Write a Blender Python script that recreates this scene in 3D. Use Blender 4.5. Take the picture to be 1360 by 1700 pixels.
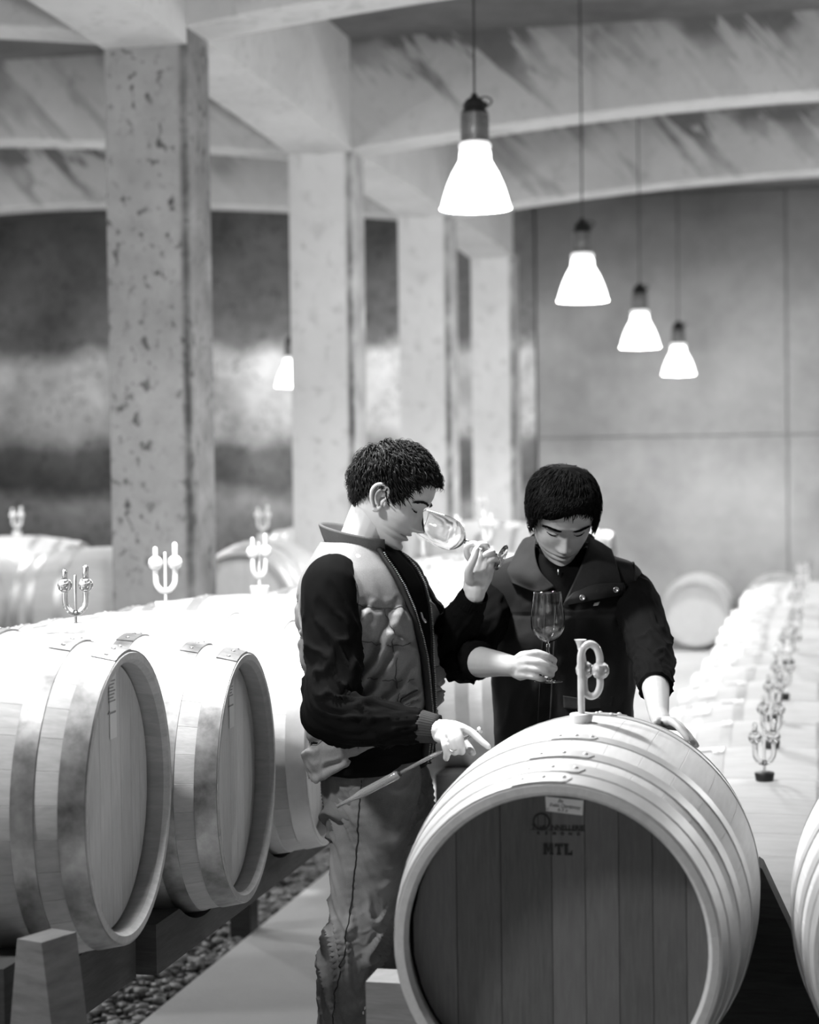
import bpy, bmesh, math, random
import numpy as np
from mathutils import Vector, Matrix, Quaternion
from mathutils import noise as mnoise

random.seed(7)
sc = bpy.context.scene
for o in list(bpy.data.objects):
    bpy.data.objects.remove(o, do_unlink=True)
COL = sc.collection

# ---------------------------------------------------------------- camera
F = 3200.0                      # focal length in pixels of the 1360 x 1700 frame
EYE = Vector((0, 0, 1.72))
PITCH = math.atan(70 / F)
ROLL = math.radians(-0.75)
cf = Vector((0, math.cos(PITCH), -math.sin(PITCH)))
cr0 = Vector((1, 0, 0)); cu0 = cr0.cross(cf)
cr = cr0 * math.cos(ROLL) + cu0 * math.sin(ROLL)
cu = cu0 * math.cos(ROLL) - cr0 * math.sin(ROLL)
cam_data = bpy.data.cameras.new('camera')
cam = bpy.data.objects.new('camera', cam_data); COL.objects.link(cam)
cam.matrix_world = Matrix(((cr.x, cu.x, -cf.x, EYE.x), (cr.y, cu.y, -cf.y, EYE.y), (cr.z, cu.z, -cf.z, EYE.z), (0, 0, 0, 1)))
cam_data.sensor_fit = 'VERTICAL'; cam_data.sensor_height = 30.0; cam_data.sensor_width = 24.0
cam_data.lens = F / 1700 * 30.0
cam_data.clip_start = 0.05; cam_data.clip_end = 100
cam_data.dof.use_dof = True
cam_data.dof.focus_distance = 4.45
cam_data.dof.aperture_fstop = 2.4
sc.camera = cam

# ---------------------------------------------------------------- exposure and world
sc.view_settings.view_transform = 'Standard'
sc.view_settings.look = 'None'
sc.view_settings.exposure = 0.0
sc.view_settings.gamma = 1.0
sc.view_settings.use_curve_mapping = False
world = bpy.data.worlds.new('world'); sc.world = world; world.use_nodes = True
world.node_tree.nodes['Background'].inputs[0].default_value = (0.5, 0.5, 0.5, 1)
world.node_tree.nodes['Background'].inputs[1].default_value = 0.02
sc.cycles.use_denoising = True
sc.cycles.max_bounces = 10
sc.cycles.diffuse_bounces = 2
sc.cycles.transmission_bounces = 10
sc.cycles.sample_clamp_indirect = 4.0
sc.cycles.caustics_reflective = False
sc.cycles.caustics_refractive = False

# ---------------------------------------------------------------- lamps' positions (hall frame: a along the aisle, b across)
TH = math.radians(12.3)
UX, UY = math.sin(TH), math.cos(TH)
def W(a, b, z=0.0):
    return Vector((UX * a + UY * b, UY * a - UX * b, z))
def at(px, py, d):
    """the point seen at picture position px, py at depth d"""
    return EYE + cf * d + cr * ((px - 680) / F * d) + cu * (-(py - 850) / F * d)
def hall(x, y):
    return (UX * x + UY * y, UY * x - UX * y)      # world x, y -> a, b
HALLROT = Matrix.Rotation(-TH, 4, 'Z')
LAMP_E = 92.0      # W of each lamp's downward light
GLOW_E = 74.0       # W of its glow through the shade
SHADE_E = 5.0

# ---------------------------------------------------------------- helpers
def link(name, me, mat=None, parent=None, loc=None, rot=None, mat4=None):
    o = bpy.data.objects.new(name, me); COL.objects.link(o)
    if mat is not None and me is not None and len(me.materials) == 0:
        me.materials.append(mat)
    if parent is not None: o.parent = parent
    if mat4 is not None: o.matrix_local = mat4
    else:
        if loc is not None: o.location = loc
        if rot is not None: o.rotation_euler = rot
    return o
def tag(o, label=None, cat=None, group=None, kind=None):
    if label: o['label'] = label
    if cat: o['category'] = cat
    if group: o['group'] = group
    if kind: o['kind'] = kind
    return o
def thing(name, label, cat, mat4=None, loc=None, group=None):
    o = bpy.data.objects.new(name, None); COL.objects.link(o)
    o.empty_display_size = 0.1
    if mat4 is not None: o.matrix_world = mat4
    if loc is not None: o.location = loc
    return tag(o, label, cat, group)
def mesh_from(name, verts, faces, smooth=True):
    me = bpy.data.meshes.new(name)
    me.from_pydata([tuple(v) for v in verts], [], [tuple(f) for f in faces])
    if smooth:
        me.polygons.foreach_set('use_smooth', [True] * len(me.polygons))
    me.update()
    return me
class MB:
    """collects shapes into one mesh"""
    def __init__(s): s.v = []; s.f = []
    def add(s, v, f):
        n = len(s.v); s.v += [Vector(p) for p in v]; s.f += [tuple(i + n for i in q) for q in f]; return s
    def box(s, x0, x1, y0, y1, z0, z1, m=None):
        v = [Vector(p) for p in ((x0,y0,z0),(x1,y0,z0),(x1,y1,z0),(x0,y1,z0),(x0,y0,z1),(x1,y0,z1),(x1,y1,z1),(x0,y1,z1))]
        if m: v = [m @ p for p in v]
        return s.add(v, [(0,3,2,1),(4,5,6,7),(0,1,5,4),(1,2,6,5),(2,3,7,6),(3,0,4,7)])
    def lathe(s, prof, n=32, m=None, caps=False):
        v = []; f = []
        for r, z in prof:
            for i in range(n):
                t = 2 * math.pi * i / n; v.append(Vector((r * math.cos(t), r * math.sin(t), z)))
        for j in range(len(prof) - 1):
            for i in range(n):
                k = (i + 1) % n
                f.append((j*n+i, j*n+k, (j+1)*n+k, (j+1)*n+i))
        if caps:
            f.append(tuple(range(n - 1, -1, -1))); f.append(tuple((len(prof)-1)*n + i for i in range(n)))
        if m: v = [m @ p for p in v]
        return s.add(v, f)
    def tube(s, pts, rad, n=10, m=None, ell=None, up=None):
        """capsule-ended tube through pts; rad number or list; ell = list of (side, up) scales with 'up' hint vector"""
        pts = [Vector(p) for p in pts]; k = len(pts)
        if not hasattr(rad, '__len__'): rad = [rad] * k
        tang = [(pts[min(i+1,k-1)] - pts[max(i-1,0)]).normalized() for i in range(k)]
        ref = Vector(up) if up is not None else (Vector((0,0,1)) if abs(tang[0].z) < .9 else Vector((1,0,0)))
        rings = []
        nrm = None
        for i in range(k):
            t = tang[i]
            base = ref if (nrm is None or up is not None) else nrm
            nrm = (base - t * base.dot(t)).normalized()
            rings.append((pts[i], t, nrm, t.cross(nrm), rad[i], ell[i] if ell else (1, 1)))
        full = []
        p, t, a, b, r, e = rings[0]
        rr = r * min(e)
        for q in (0.05, .45, .8): full.append((p - t * rr * math.sqrt(1 - q*q), a, b, r * q, e))
        for (p, t, a, b, r, e) in rings: full.append((p, a, b, r, e))
        p, t, a, b, r, e = rings[-1]
        rr = r * min(e)
        for q in (.8, .45, 0.05): full.append((p + t * rr * math.sqrt(1 - q*q), a, b, r * q, e))
        v = []; f = []
        for (p, a, b, r, e) in full:
            for i in range(n):
                w = 2 * math.pi * i / n
                v.append(p + a * (r * e[1] * math.cos(w)) + b * (r * e[0] * math.sin(w)))
        for j in range(len(full) - 1):
            for i in range(n):
                q = (i + 1) % n
                f.append((j*n+i, j*n+q, (j+1)*n+q, (j+1)*n+i))
        f.append(tuple(range(n - 1, -1, -1))); f.append(tuple((len(full)-1)*n + i for i in range(n)))
        if m: v = [m @ p for p in v]
        return s.add(v, f)
    def prism(s, poly, axis_m, h0, h1):
        """poly: 2-D outline in local x,y; extruded along local z, placed with axis_m"""
        n = len(poly)
        v = [axis_m @ Vector((p[0], p[1], h0)) for p in poly] + [axis_m @ Vector((p[0], p[1], h1)) for p in poly]
        f = [tuple(range(n - 1, -1, -1)), tuple(range(n, 2 * n))]
        for i in range(n):
            k = (i + 1) % n; f.append((i, k, n + k, n + i))
        return s.add(v, f)
    def mesh(s, name, smooth=True, recalc=False):
        me = mesh_from(name, s.v, s.f, smooth)
        if recalc:
            bm = bmesh.new(); bm.from_mesh(me); bmesh.ops.recalc_face_normals(bm, faces=bm.faces); bm.to_mesh(me); bm.free()
        return me
    def obj(s, name, mat=None, parent=None, smooth=True, recalc=False, mat4=None, sharp=None):
        me = s.mesh(name, smooth, recalc)
        if sharp is not None and smooth:
            try: me.set_sharp_from_angle(angle=math.radians(sharp))
            except Exception: pass
        return link(name, me, mat, parent, mat4=mat4)
def curve_pts(pts, n=6, closed=False):
    """Catmull-Rom through pts"""
    pts = [Vector(p) for p in pts]; out = []
    k = len(pts)
    for i in range(k if closed else k - 1):
        p0 = pts[(i-1) % k] if (closed or i > 0) else pts[0] * 2 - pts[1]
        p1 = pts[i]; p2 = pts[(i+1) % k]
        p3 = pts[(i+2) % k] if (closed or i + 2 < k) else p2 * 2 - p1
        for j in range(n):
            t = j / n
            out.append(0.5 * ((2*p1) + (p2-p0)*t + (2*p0-5*p1+4*p2-p3)*t*t + (3*p1-p0-3*p2+p3)*t**3))
    if not closed: out.append(pts[-1])
    return out
def lerp_list(vals, n):
    """interpolate the per-point values like curve_pts does"""
    out = []
    for i in range(len(vals) - 1):
        for j in range(n):
            t = j / n; t = t*t*(3-2*t) if False else t
            out.append(vals[i] * (1 - t) + vals[i+1] * t)
    out.append(vals[-1]); return out

# ---------------------------------------------------------------- materials
def newmat(name):
    m = bpy.data.materials.new(name); m.use_nodes = True
    nt = m.node_tree; return m, nt, nt.nodes['Principled BSDF']
def nd(nt, t, **kw):
    n = nt.nodes.new(t)
    for k, v in kw.items():
        if k.startswith('i_'): n.inputs[k[2:].replace('_', ' ')].default_value = v
        else: setattr(n, k, v)
    return n
def g(v): return (v, v, v, 1)
def plain(name, v, rough=.6, metal=0.0, spec=.5, **kw):
    m, nt, p = newmat(name)
    p.inputs['Base Color'].default_value = g(v); p.inputs['Roughness'].default_value = rough
    p.inputs['Metallic'].default_value = metal; p.inputs['Specular IOR Level'].default_value = spec
    for k, w in kw.items(): p.inputs[k.replace('_', ' ')].default_value = w
    return m
def ramp(nt, stops, src, interp='LINEAR'):
    r = nt.nodes.new('ShaderNodeValToRGB'); r.color_ramp.interpolation = interp
    els = r.color_ramp.elements
    while len(els) < len(stops): els.new(.5)
    for e, (pos, v) in zip(els, stops): e.position = pos; e.color = g(v)
    nt.links.new(src, r.inputs[0]); return r.outputs[0]
def noise_n(nt, vec, scale, detail=4, rough=.55, dist=0.0):
    n = nt.nodes.new('ShaderNodeTexNoise')
    n.inputs['Scale'].default_value = scale; n.inputs['Detail'].default_value = detail
    n.inputs['Roughness'].default_value = rough; n.inputs['Distortion'].default_value = dist
    if vec is not None: nt.links.new(vec, n.inputs['Vector'])
    return n.outputs[0]
def mapping(nt, src, scale=(1,1,1), rot=(0,0,0), loc=(0,0,0)):
    n = nt.nodes.new('ShaderNodeMapping'); n.inputs['Scale'].default_value = scale
    n.inputs['Rotation'].default_value = rot; n.inputs['Location'].default_value = loc
    nt.links.new(src, n.inputs['Vector']); return n.outputs[0]
def math_n(nt, op, a, b=None, c=None, clamp=False):
    n = nt.nodes.new('ShaderNodeMath'); n.operation = op; n.use_clamp = clamp
    for i, x in enumerate((a, b, c)):
        if x is None: continue
        if isinstance(x, (int, float)): n.inputs[i].default_value = x
        else: nt.links.new(x, n.inputs[i])
    return n.outputs[0]
def mixf(nt, fac, a, b):
    n = nt.nodes.new('ShaderNodeMix'); n.data_type = 'FLOAT'
    for sock, x in ((n.inputs[0], fac), (n.inputs[2], a), (n.inputs[3], b)):
        if isinstance(x, (int, float)): sock.default_value = x
        else: nt.links.new(x, sock)
    return n.outputs[0]
def bump(nt, p, h, strength=.3, dist=.01):
    b = nt.nodes.new('ShaderNodeBump'); b.inputs['Strength'].default_value = strength
    b.inputs['Distance'].default_value = dist; nt.links.new(h, b.inputs['Height'])
    nt.links.new(b.outputs[0], p.inputs['Normal'])
def coord(nt, kind='Object'):
    return nt.nodes.new('ShaderNodeTexCoord').outputs[kind]

def concrete(name, base, var=.12, spots=.0, streak=.0, bands=None, scale=1.0, edge=None, topdark=None):
    m, nt, p = newmat(name); c = coord(nt)
    big = noise_n(nt, c, 1.3 * scale, 5, .6)
    fine = noise_n(nt, c, 9 * scale, 6, .65)
    v = math_n(nt, 'ADD', ramp(nt, [(.3, base - var), (.7, base + var)], big), math_n(nt, 'MULTIPLY', math_n(nt, 'SUBTRACT', fine, .5), var * 1.6))
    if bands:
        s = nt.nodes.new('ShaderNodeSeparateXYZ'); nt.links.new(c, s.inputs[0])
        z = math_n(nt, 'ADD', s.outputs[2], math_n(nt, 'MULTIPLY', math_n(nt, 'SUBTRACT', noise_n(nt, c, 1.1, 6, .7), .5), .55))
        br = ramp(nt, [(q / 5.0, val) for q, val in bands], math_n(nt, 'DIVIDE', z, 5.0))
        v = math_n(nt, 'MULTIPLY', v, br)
    if spots:
        n1 = noise_n(nt, mapping(nt, c, (1, 1, .8)), 17 * scale, 3, .55, .4)
        n2 = noise_n(nt, c, 3.0 * scale, 2, .5)
        mk = math_n(nt, 'MULTIPLY', ramp(nt, [(.55, 0), (.66, 1)], n1), ramp(nt, [(.38, .1), (.58, 1)], n2))
        v = mixf(nt, math_n(nt, 'MULTIPLY', mk, spots), v, .03)
    if streak:
        # drips that run down and sideways from the top edge
        sv = mapping(nt, mapping(nt, c, (1, 1, 1), (0, math.radians(42), 0)), (2.6, 2.6, .42))
        n1 = noise_n(nt, sv, 2.4, 5, .62, .6)
        s = nt.nodes.new('ShaderNodeSeparateXYZ'); nt.links.new(c, s.inputs[0])
        top = ramp(nt, [(.0, .0), (.35, .12), (.75, .55), (1, 1)], math_n(nt, 'DIVIDE', math_n(nt, 'SUBTRACT', s.outputs[2], 3.78), .72))
        lowf = ramp(nt, [(.42, .0), (.6, 1)], noise_n(nt, c, 1.1, 3, .6))
        mk = math_n(nt, 'MULTIPLY', math_n(nt, 'MULTIPLY', ramp(nt, [(.55, 0), (.62, 1)], math_n(nt, 'ADD', n1, math_n(nt, 'MULTIPLY', top, .12))), math_n(nt, 'ADD', lowf, .25)), math_n(nt, 'ADD', top, .25), clamp=True)
        mk = math_n(nt, 'ADD', mk, math_n(nt, 'MULTIPLY', math_n(nt, 'MULTIPLY', top, top), .45), clamp=True)
        v = mixf(nt, math_n(nt, 'MULTIPLY', mk, streak, clamp=True), v, .04)
    if edge:
        s = nt.nodes.new('ShaderNodeSeparateXYZ'); nt.links.new(c, s.inputs[0])
        dd = math_n(nt, 'ABSOLUTE', math_n(nt, 'SUBTRACT', s.outputs[0], edge))
        e1 = ramp(nt, [(.0, 1), (.012, .9), (.035, 0)], dd)
        e1 = math_n(nt, 'MULTIPLY', e1, ramp(nt, [(.3, .35), (.6, 1)], noise_n(nt, c, 4, 4, .6)))
        v = mixf(nt, e1, v, .05)
    v = math_n(nt, 'MAXIMUM', v, .015)
    cmb = nt.nodes.new('ShaderNodeCombineColor')
    for i in range(3): nt.links.new(v, cmb.inputs[i])
    nt.links.new(cmb.outputs[0], p.inputs['Base Color'])
    p.inputs['Roughness'].default_value = .85; p.inputs['Specular IOR Level'].default_value = .25
    bump(nt, p, math_n(nt, 'ADD', fine, noise_n(nt, c, 40, 3, .6)), .25, .01)
    return m
def wood(name, base, var=.1, grain=(1, 1, 14), scale=6.0, rough=.6, rnd=.12, spec=.35, stain=0.0, axis='X'):
    m, nt, p = newmat(name); c = coord(nt)
    oi = nt.nodes.new('ShaderNodeObjectInfo')
    off = nt.nodes.new('ShaderNodeVectorMath'); off.operation = 'ADD'; nt.links.new(c, off.inputs[0])
    cx = nt.nodes.new('ShaderNodeCombineXYZ')
    for i in range(3): nt.links.new(math_n(nt, 'MULTIPLY', oi.outputs['Random'], 7.0 + i), cx.inputs[i])
    nt.links.new(cx.outputs[0], off.inputs[1]); c2 = off.outputs[0]
    n1 = noise_n(nt, mapping(nt, c2, grain), scale, 5, .62, .5)
    n2 = noise_n(nt, c2, 3.0, 3, .5)
    v = math_n(nt, 'ADD', ramp(nt, [(.25, base - var), (.75, base + var)], n1), math_n(nt, 'MULTIPLY', math_n(nt, 'SUBTRACT', n2, .5), var * 1.2))
    v = math_n(nt, 'ADD', v, math_n(nt, 'MULTIPLY', math_n(nt, 'SUBTRACT', oi.outputs['Random'], .5), rnd))
    if stain:
        v = mixf(nt, math_n(nt, 'MULTIPLY', ramp(nt, [(.6, 0), (.72, 1)], noise_n(nt, c2, 5, 4, .6)), stain), v, base * .4)
    v = math_n(nt, 'MAXIMUM', v, .01)
    cmb = nt.nodes.new('ShaderNodeCombineColor')
    for i in range(3): nt.links.new(v, cmb.inputs[i])
    nt.links.new(cmb.outputs[0], p.inputs['Base Color'])
    p.inputs['Roughness'].default_value = rough; p.inputs['Specular IOR Level'].default_value = spec
    bump(nt, p, n1, .15, .003)
    return m
def noisy(name, base, var, scale, rough=.6, metal=0, spec=.5, bstr=.2, bdist=.002, stretch=(1,1,1), detail=4):
    m, nt, p = newmat(name); c = coord(nt)
    n1 = noise_n(nt, mapping(nt, c, stretch), scale, detail, .6)
    col = ramp(nt, [(.3, max(0, base - var)), (.7, base + var)], n1)
    nt.links.new(col, p.inputs['Base Color'])
    p.inputs['Roughness'].default_value = rough; p.inputs['Metallic'].default_value = metal
    p.inputs['Specular IOR Level'].default_value = spec
    if bstr: bump(nt, p, n1, bstr, bdist)
    return m
M = {}
M['floor'] = concrete('floor_concrete', .60, .05, scale=.7)
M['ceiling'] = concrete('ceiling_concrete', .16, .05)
M['beam'] = concrete('beam_concrete', .50, .05, spots=.15, streak=.75)
M['beam_long'] = concrete('long_beam_concrete', .52, .05, spots=.2)
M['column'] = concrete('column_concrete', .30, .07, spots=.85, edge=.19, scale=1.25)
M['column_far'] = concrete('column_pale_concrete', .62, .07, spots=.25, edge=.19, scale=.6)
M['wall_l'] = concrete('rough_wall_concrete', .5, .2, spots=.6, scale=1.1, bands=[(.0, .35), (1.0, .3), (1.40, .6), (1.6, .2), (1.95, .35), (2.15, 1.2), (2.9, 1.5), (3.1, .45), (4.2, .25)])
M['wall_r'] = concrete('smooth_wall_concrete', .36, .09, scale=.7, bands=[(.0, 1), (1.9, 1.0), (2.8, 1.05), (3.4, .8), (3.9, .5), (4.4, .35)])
M['wall_side'] = concrete('side_wall_concrete', .25, .05)
M['stone'] = noisy('pebble_stone', .22, .14, 22, .5, bstr=.3)
M['soil'] = noisy('dark_soil', .03, .02, 30, .9)
M['oak'] = wood('oak_stave', .50, .05, (16, 16, 1.2), 5, .62, .035)
M['oak_old'] = wood('grey_oak_stave', .42, .07, (16, 16, 1.2), 5, .65, .04, stain=.4)
M['oak_far'] = wood('pale_oak_body', .52, .06, (16, 16, 1.2), 5, .6, .08)
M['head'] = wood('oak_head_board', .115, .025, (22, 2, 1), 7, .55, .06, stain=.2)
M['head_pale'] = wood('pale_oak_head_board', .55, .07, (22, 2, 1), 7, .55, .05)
M['hoop'] = noisy('galvanised_hoop', .50, .08, 8, .48, .55, bstr=.05)
M['hoop_dark'] = noisy('worn_steel_hoop', .26, .14, 14, .42, .7, bstr=.1, stretch=(1, 1, 1))
M['timber_shade'] = wood('shaded_rack_timber', .045, .015, (2, 2, 18), 5, .8, .01, stain=.3)  # rack timber darkened: shade under and between barrels put into its colour
M['timber'] = wood('rack_timber', .20, .06, (2, 2, 18), 5, .7, .05, stain=.5)
M['black'] = plain('black_rubber', .012, .5)
M['paper'] = plain('white_paper', .75, .6)
M['ink'] = plain('black_ink', .008, .7)
M['silicone'] = plain('white_silicone', .62, .4, Subsurface_Weight=.0)
M['steel'] = plain('steel', .5, .3, 1.0)
M['iron'] = plain('dark_iron', .03, .45, .6)
def glass_mat(name, v=1.0, rough=0.0, ior=1.47, alpha_mix=.0):
    m, nt, p = newmat(name)
    p.inputs['Base Color'].default_value = g(v); p.inputs['Roughness'].default_value = rough
    p.inputs['IOR'].default_value = ior; p.inputs['Transmission Weight'].default_value = 1.0
    return m
M['glass'] = glass_mat('clear_glass')
M['airlock'] = glass_mat('clear_airlock_glass', .95, .05)
# ================================================================ THE HALL
def hall_obj(name, mb, mat, kind='structure', smooth=False, parent=None):
    o = mb.obj(name, mat, parent, smooth=smooth, mat4=(HALLROT if parent is None else None))
    if kind: o['kind'] = kind
    return o
BAYS = [-9.5, -3.15, 3.2, 9.55]
hall_obj('floor', MB().box(-2.12, 9.9, -3.2, 19.7, -.2, 0), M['floor'])
hall_obj('ground', MB().box(-9.9, -2.12, -3.2, 19.7, -.2, -.07), M['soil'])
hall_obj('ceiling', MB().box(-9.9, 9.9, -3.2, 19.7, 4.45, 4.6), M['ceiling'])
hall_obj('wall_left', MB().box(-10.1, -9.9, -3.2, 19.7, -.2, 4.6), M['wall_side'])
hall_obj('wall_right', MB().box(9.9, 10.1, -3.2, 19.7, -.2, 4.6), M['wall_side'])
hall_obj('wall_front', MB().box(-9.9, 9.9, -3.4, -3.2, -.2, 4.6), M['wall_side'])
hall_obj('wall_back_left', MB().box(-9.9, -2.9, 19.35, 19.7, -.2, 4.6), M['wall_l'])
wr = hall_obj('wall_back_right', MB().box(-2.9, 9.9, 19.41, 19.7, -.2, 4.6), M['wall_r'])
# cast panels of the right part of the back wall
k = 0
for (x0, x1) in ((-2.88, -.4), (-.4, 1.35), (1.35, 3.8), (3.8, 6.3), (6.3, 9.88)):
    for (z0, z1) in ((0.0, 2.02), (2.02, 4.44)):
        e = .006
        mb = MB().box(x0 + e, x1 - e, 19.35, 19.415, z0 + e, z1 - e)
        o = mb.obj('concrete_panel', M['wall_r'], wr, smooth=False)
# pebbles beside the slab
def pebble_mesh(i):
    bm = bmesh.new(); bmesh.ops.create_icosphere(bm, subdivisions=1, radius=1)
    rr = random.Random(i)
    for v in bm.verts: v.co *= rr.uniform(.78, 1.15)
    me = bpy.data.meshes.new('pebble'); bm.to_mesh(me); bm.free()
    me.polygons.foreach_set('use_smooth', [True] * len(me.polygons)); me.materials.append(M['stone']); return me
PEB = [pebble_mesh(i) for i in range(5)]
bed = bpy.data.objects.new('gravel_bed', None); COL.objects.link(bed); bed.matrix_world = HALLROT; bed['kind'] = 'structure'
rp = random.Random(3)
cand = []
for i in range(5200):
    a = 4.6 + 6.2 * rp.random() ** 1.1; b = -2.12 - .03 - 1.15 * rp.random() ** 1.5
    cand.append((a, b, -.05 + .035 * rp.random() * max(0, 1 - abs(b + 2.2)), rp.uniform(.012, .03)))
cand.sort(key=lambda q: -(q[3] + (.02 if (q[1] > -2.45 and q[0] < 8.5) else 0)))
stuff = MB()
for i, (a, b, z, s) in enumerate(cand):
    R = Matrix.Translation((b, a, z)) @ Matrix.Rotation(rp.uniform(0, 6.28), 4, 'Z') @ Matrix.Rotation(rp.uniform(-.4, .4), 4, 'X') @ Matrix.Diagonal((s * rp.uniform(.9, 1.4), s, s * rp.uniform(.45, .7), 1))
    if i < 290:
        link('pebble', PEB[i % 5], None, bed, mat4=R)
    else:
        me = PEB[i % 5]
        stuff.add([R @ v.co for v in me.vertices], [tuple(p.vertices) for p in me.polygons])
o = stuff.obj('pebble_fill', M['stone'], bed); o['kind'] = 'stuff'
# columns and beams
CA = [2.3, 5.5, 8.7, 11.9, 15.1, 18.3]
CW, CD = .42, .33
def column(a, b, far):
    e = .012
    prof = []
    mb = MB()
    x0, x1, y0, y1 = -CW/2, CW/2, 0, CD
    poly = [(x0+e, y0), (x1-e, y0), (x1, y0+e), (x1, y1-e), (x1-e, y1), (x0+e, y1), (x0, y1-e), (x0, y0+e)]
    mb.prism(poly, Matrix.Identity(4), -.1, 3.83 if a < 9 else 3.78)
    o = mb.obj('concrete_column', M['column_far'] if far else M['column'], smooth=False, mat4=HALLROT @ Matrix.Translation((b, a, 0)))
    o['kind'] = 'structure'; return o
def arch(b, b0, b1, a=0):
    t = abs((b - (b0 + b1) / 2) / ((b1 - b0) / 2)); return (3.79 if a < 9 else 3.72) + .24 * (1 - t ** 1.8)
def cross_beam(a, b0, b1):
    n = 20; mb = MB(); v = []; f = []
    for i in range(n + 1):
        b = b0 + (b1 - b0) * i / n; z = arch(b, b0, b1, a)
        v += [(b, a, 4.47), (b, a, z + .012), (b, a + .012, z), (b, a + CD - .012, z), (b, a + CD, z + .012), (b, a + CD, 4.47)]
    for i in range(n):
        for j in range(5): f.append((i*6+j, i*6+j+1, (i+1)*6+j+1, (i+1)*6+j))
        f.append((i*6+5, i*6, (i+1)*6, (i+1)*6+5))
    f.append((0,5,4,3,2,1)); f.append(tuple(n*6+j for j in range(6)))
    mb.add(v, f)
    o = mb.obj('ceiling_beam', M['beam'], smooth=False, recalc=True, mat4=HALLROT); o['kind'] = 'structure'
def long_beam(a0, a1, b):
    n = 10; mb = MB(); v = []; f = []
    for i in range(n + 1):
        a = a0 + (a1 - a0) * i / n; t = abs(2 * i / n - 1); z = (3.81 - .07 * (i / n) if abs(a0 - 9.03) < .1 else 3.74) + .03 * (1 - t * t)
        x0, x1 = b - CW/2 + .002, b + CW/2 - .002
        v += [(x0, a, 4.47), (x0, a, z), (x1, a, z), (x1, a, 4.47)]
    for i in range(n):
        for j in range(3): f.append((i*4+j, i*4+j+1, (i+1)*4+j+1, (i+1)*4+j))
        f.append((i*4+3, i*4, (i+1)*4, (i+1)*4+3))
    f.append((0,3,2,1)); f.append(tuple(n*4+j for j in range(4)))
    mb.add(v, f)
    o = mb.obj('ceiling_girder', M['beam_long'], smooth=False, recalc=True, mat4=HALLROT); o['kind'] = 'structure'
for ia, a in enumerate(CA):
    for b in BAYS[(0 if ia > 1 else 1):3]:
        if ia == 0: continue
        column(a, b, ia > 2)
    for i in range(3):
        if a > 18: continue
        cross_beam(a, BAYS[i] + .0, BAYS[i+1] - .0)
    if ia + 1 < len(CA):
        for b in BAYS[1:3]: long_beam(a + CD, CA[ia+1], b)

# ---------------------------------------------------------------- pendant lamps
def m_shade():
    m, nt, p = newmat('glowing_shade')
    p.inputs['Base Color'].default_value = g(.8); p.inputs['Emission Color'].default_value = g(1); p.inputs['Emission Strength'].default_value = SHADE_E
    return m
M['shade'] = m_shade()
M['collar'] = plain('glowing_collar', .8, .5, Emission_Color=g(1), Emission_Strength=.9)
M['housing'] = plain('cast_housing', .22, .45, .6)
LSC = 1.0
def lamp_meshes():
    d = {}
    # z = 0 at the shade's rim
    d['shade'] = MB().lathe([(.150, 0), (.1515, .004), (.146, .012), (.136, .05), (.120, .10), (.098, .15), (.078, .185), (.067, .205), (.066, .235), (.060, .245), (.0585, .245), (.064, .233), (.065, .206), (.076, .184), (.096, .149), (.118, .099), (.134, .05), (.144, .012), (.150, 0)], 48).mesh('shade')
    d['collar'] = MB().lathe([(.055, .245), (.066, .250), (.068, .268), (.062, .275), (.058, .277)], 32).mesh('collar')
    mb = MB().lathe([(.05, .27), (.054, .27), (.054, .40), (.05, .40), (.0, .40)], 32)
    d['housing'] = mb.mesh('housing')
    mb = MB()
    for i in range(11):
        z = .283 + i * .0107
        mb.lathe([(.053, z - .002), (.0605, z - .002), (.0605, z + .002), (.053, z + .002)], 32)
    for i in range(16):
        t = i * math.pi / 8
        mb.box(.052, .0595, -.0016, .0016, .28, .398, Matrix.Rotation(t, 4, 'Z'))
    d['cooling_fin'] = mb.mesh('cooling_fin', smooth=False)
    d['cap'] = MB().lathe([(.054, .40), (.056, .402), (.056, .408), (.048, .412), (.048, .436), (.044, .444), (.034, .458), (.016, .468), (.012, .482), (.0, .484)], 28).mesh('cap')
    pts = curve_pts([(.012, 0, .462), (.05, 0, .468), (.072, 0, .452), (.064, 0, .435), (.045, 0, .425)], 5)
    d['cable_loop'] = MB().tube(pts, .0035, 8).mesh('cable_loop')
    d['gland'] = MB().lathe([(.0, 0), (.013, .0), (.013, .022), (.0, .024)], 14, Matrix.Translation((.034, 0, .428)) @ Matrix.Rotation(1.1, 4, 'Y')).mesh('gland')
    d['bulb'] = MB().lathe([(.0, -.012), (.016, -.008), (.028, .01), (.03, .05), (.02, .10), (.016, .2), (.0, .2)], 20).mesh('bulb')
    return d
LM = lamp_meshes()
LMAT = dict(shade='shade', collar='collar', housing='housing', cooling_fin='housing', cap='iron', cable_loop='iron', gland='iron', bulb='shade')
for k_, me in LM.items(): me.materials.append(M[LMAT[k_]])
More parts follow.
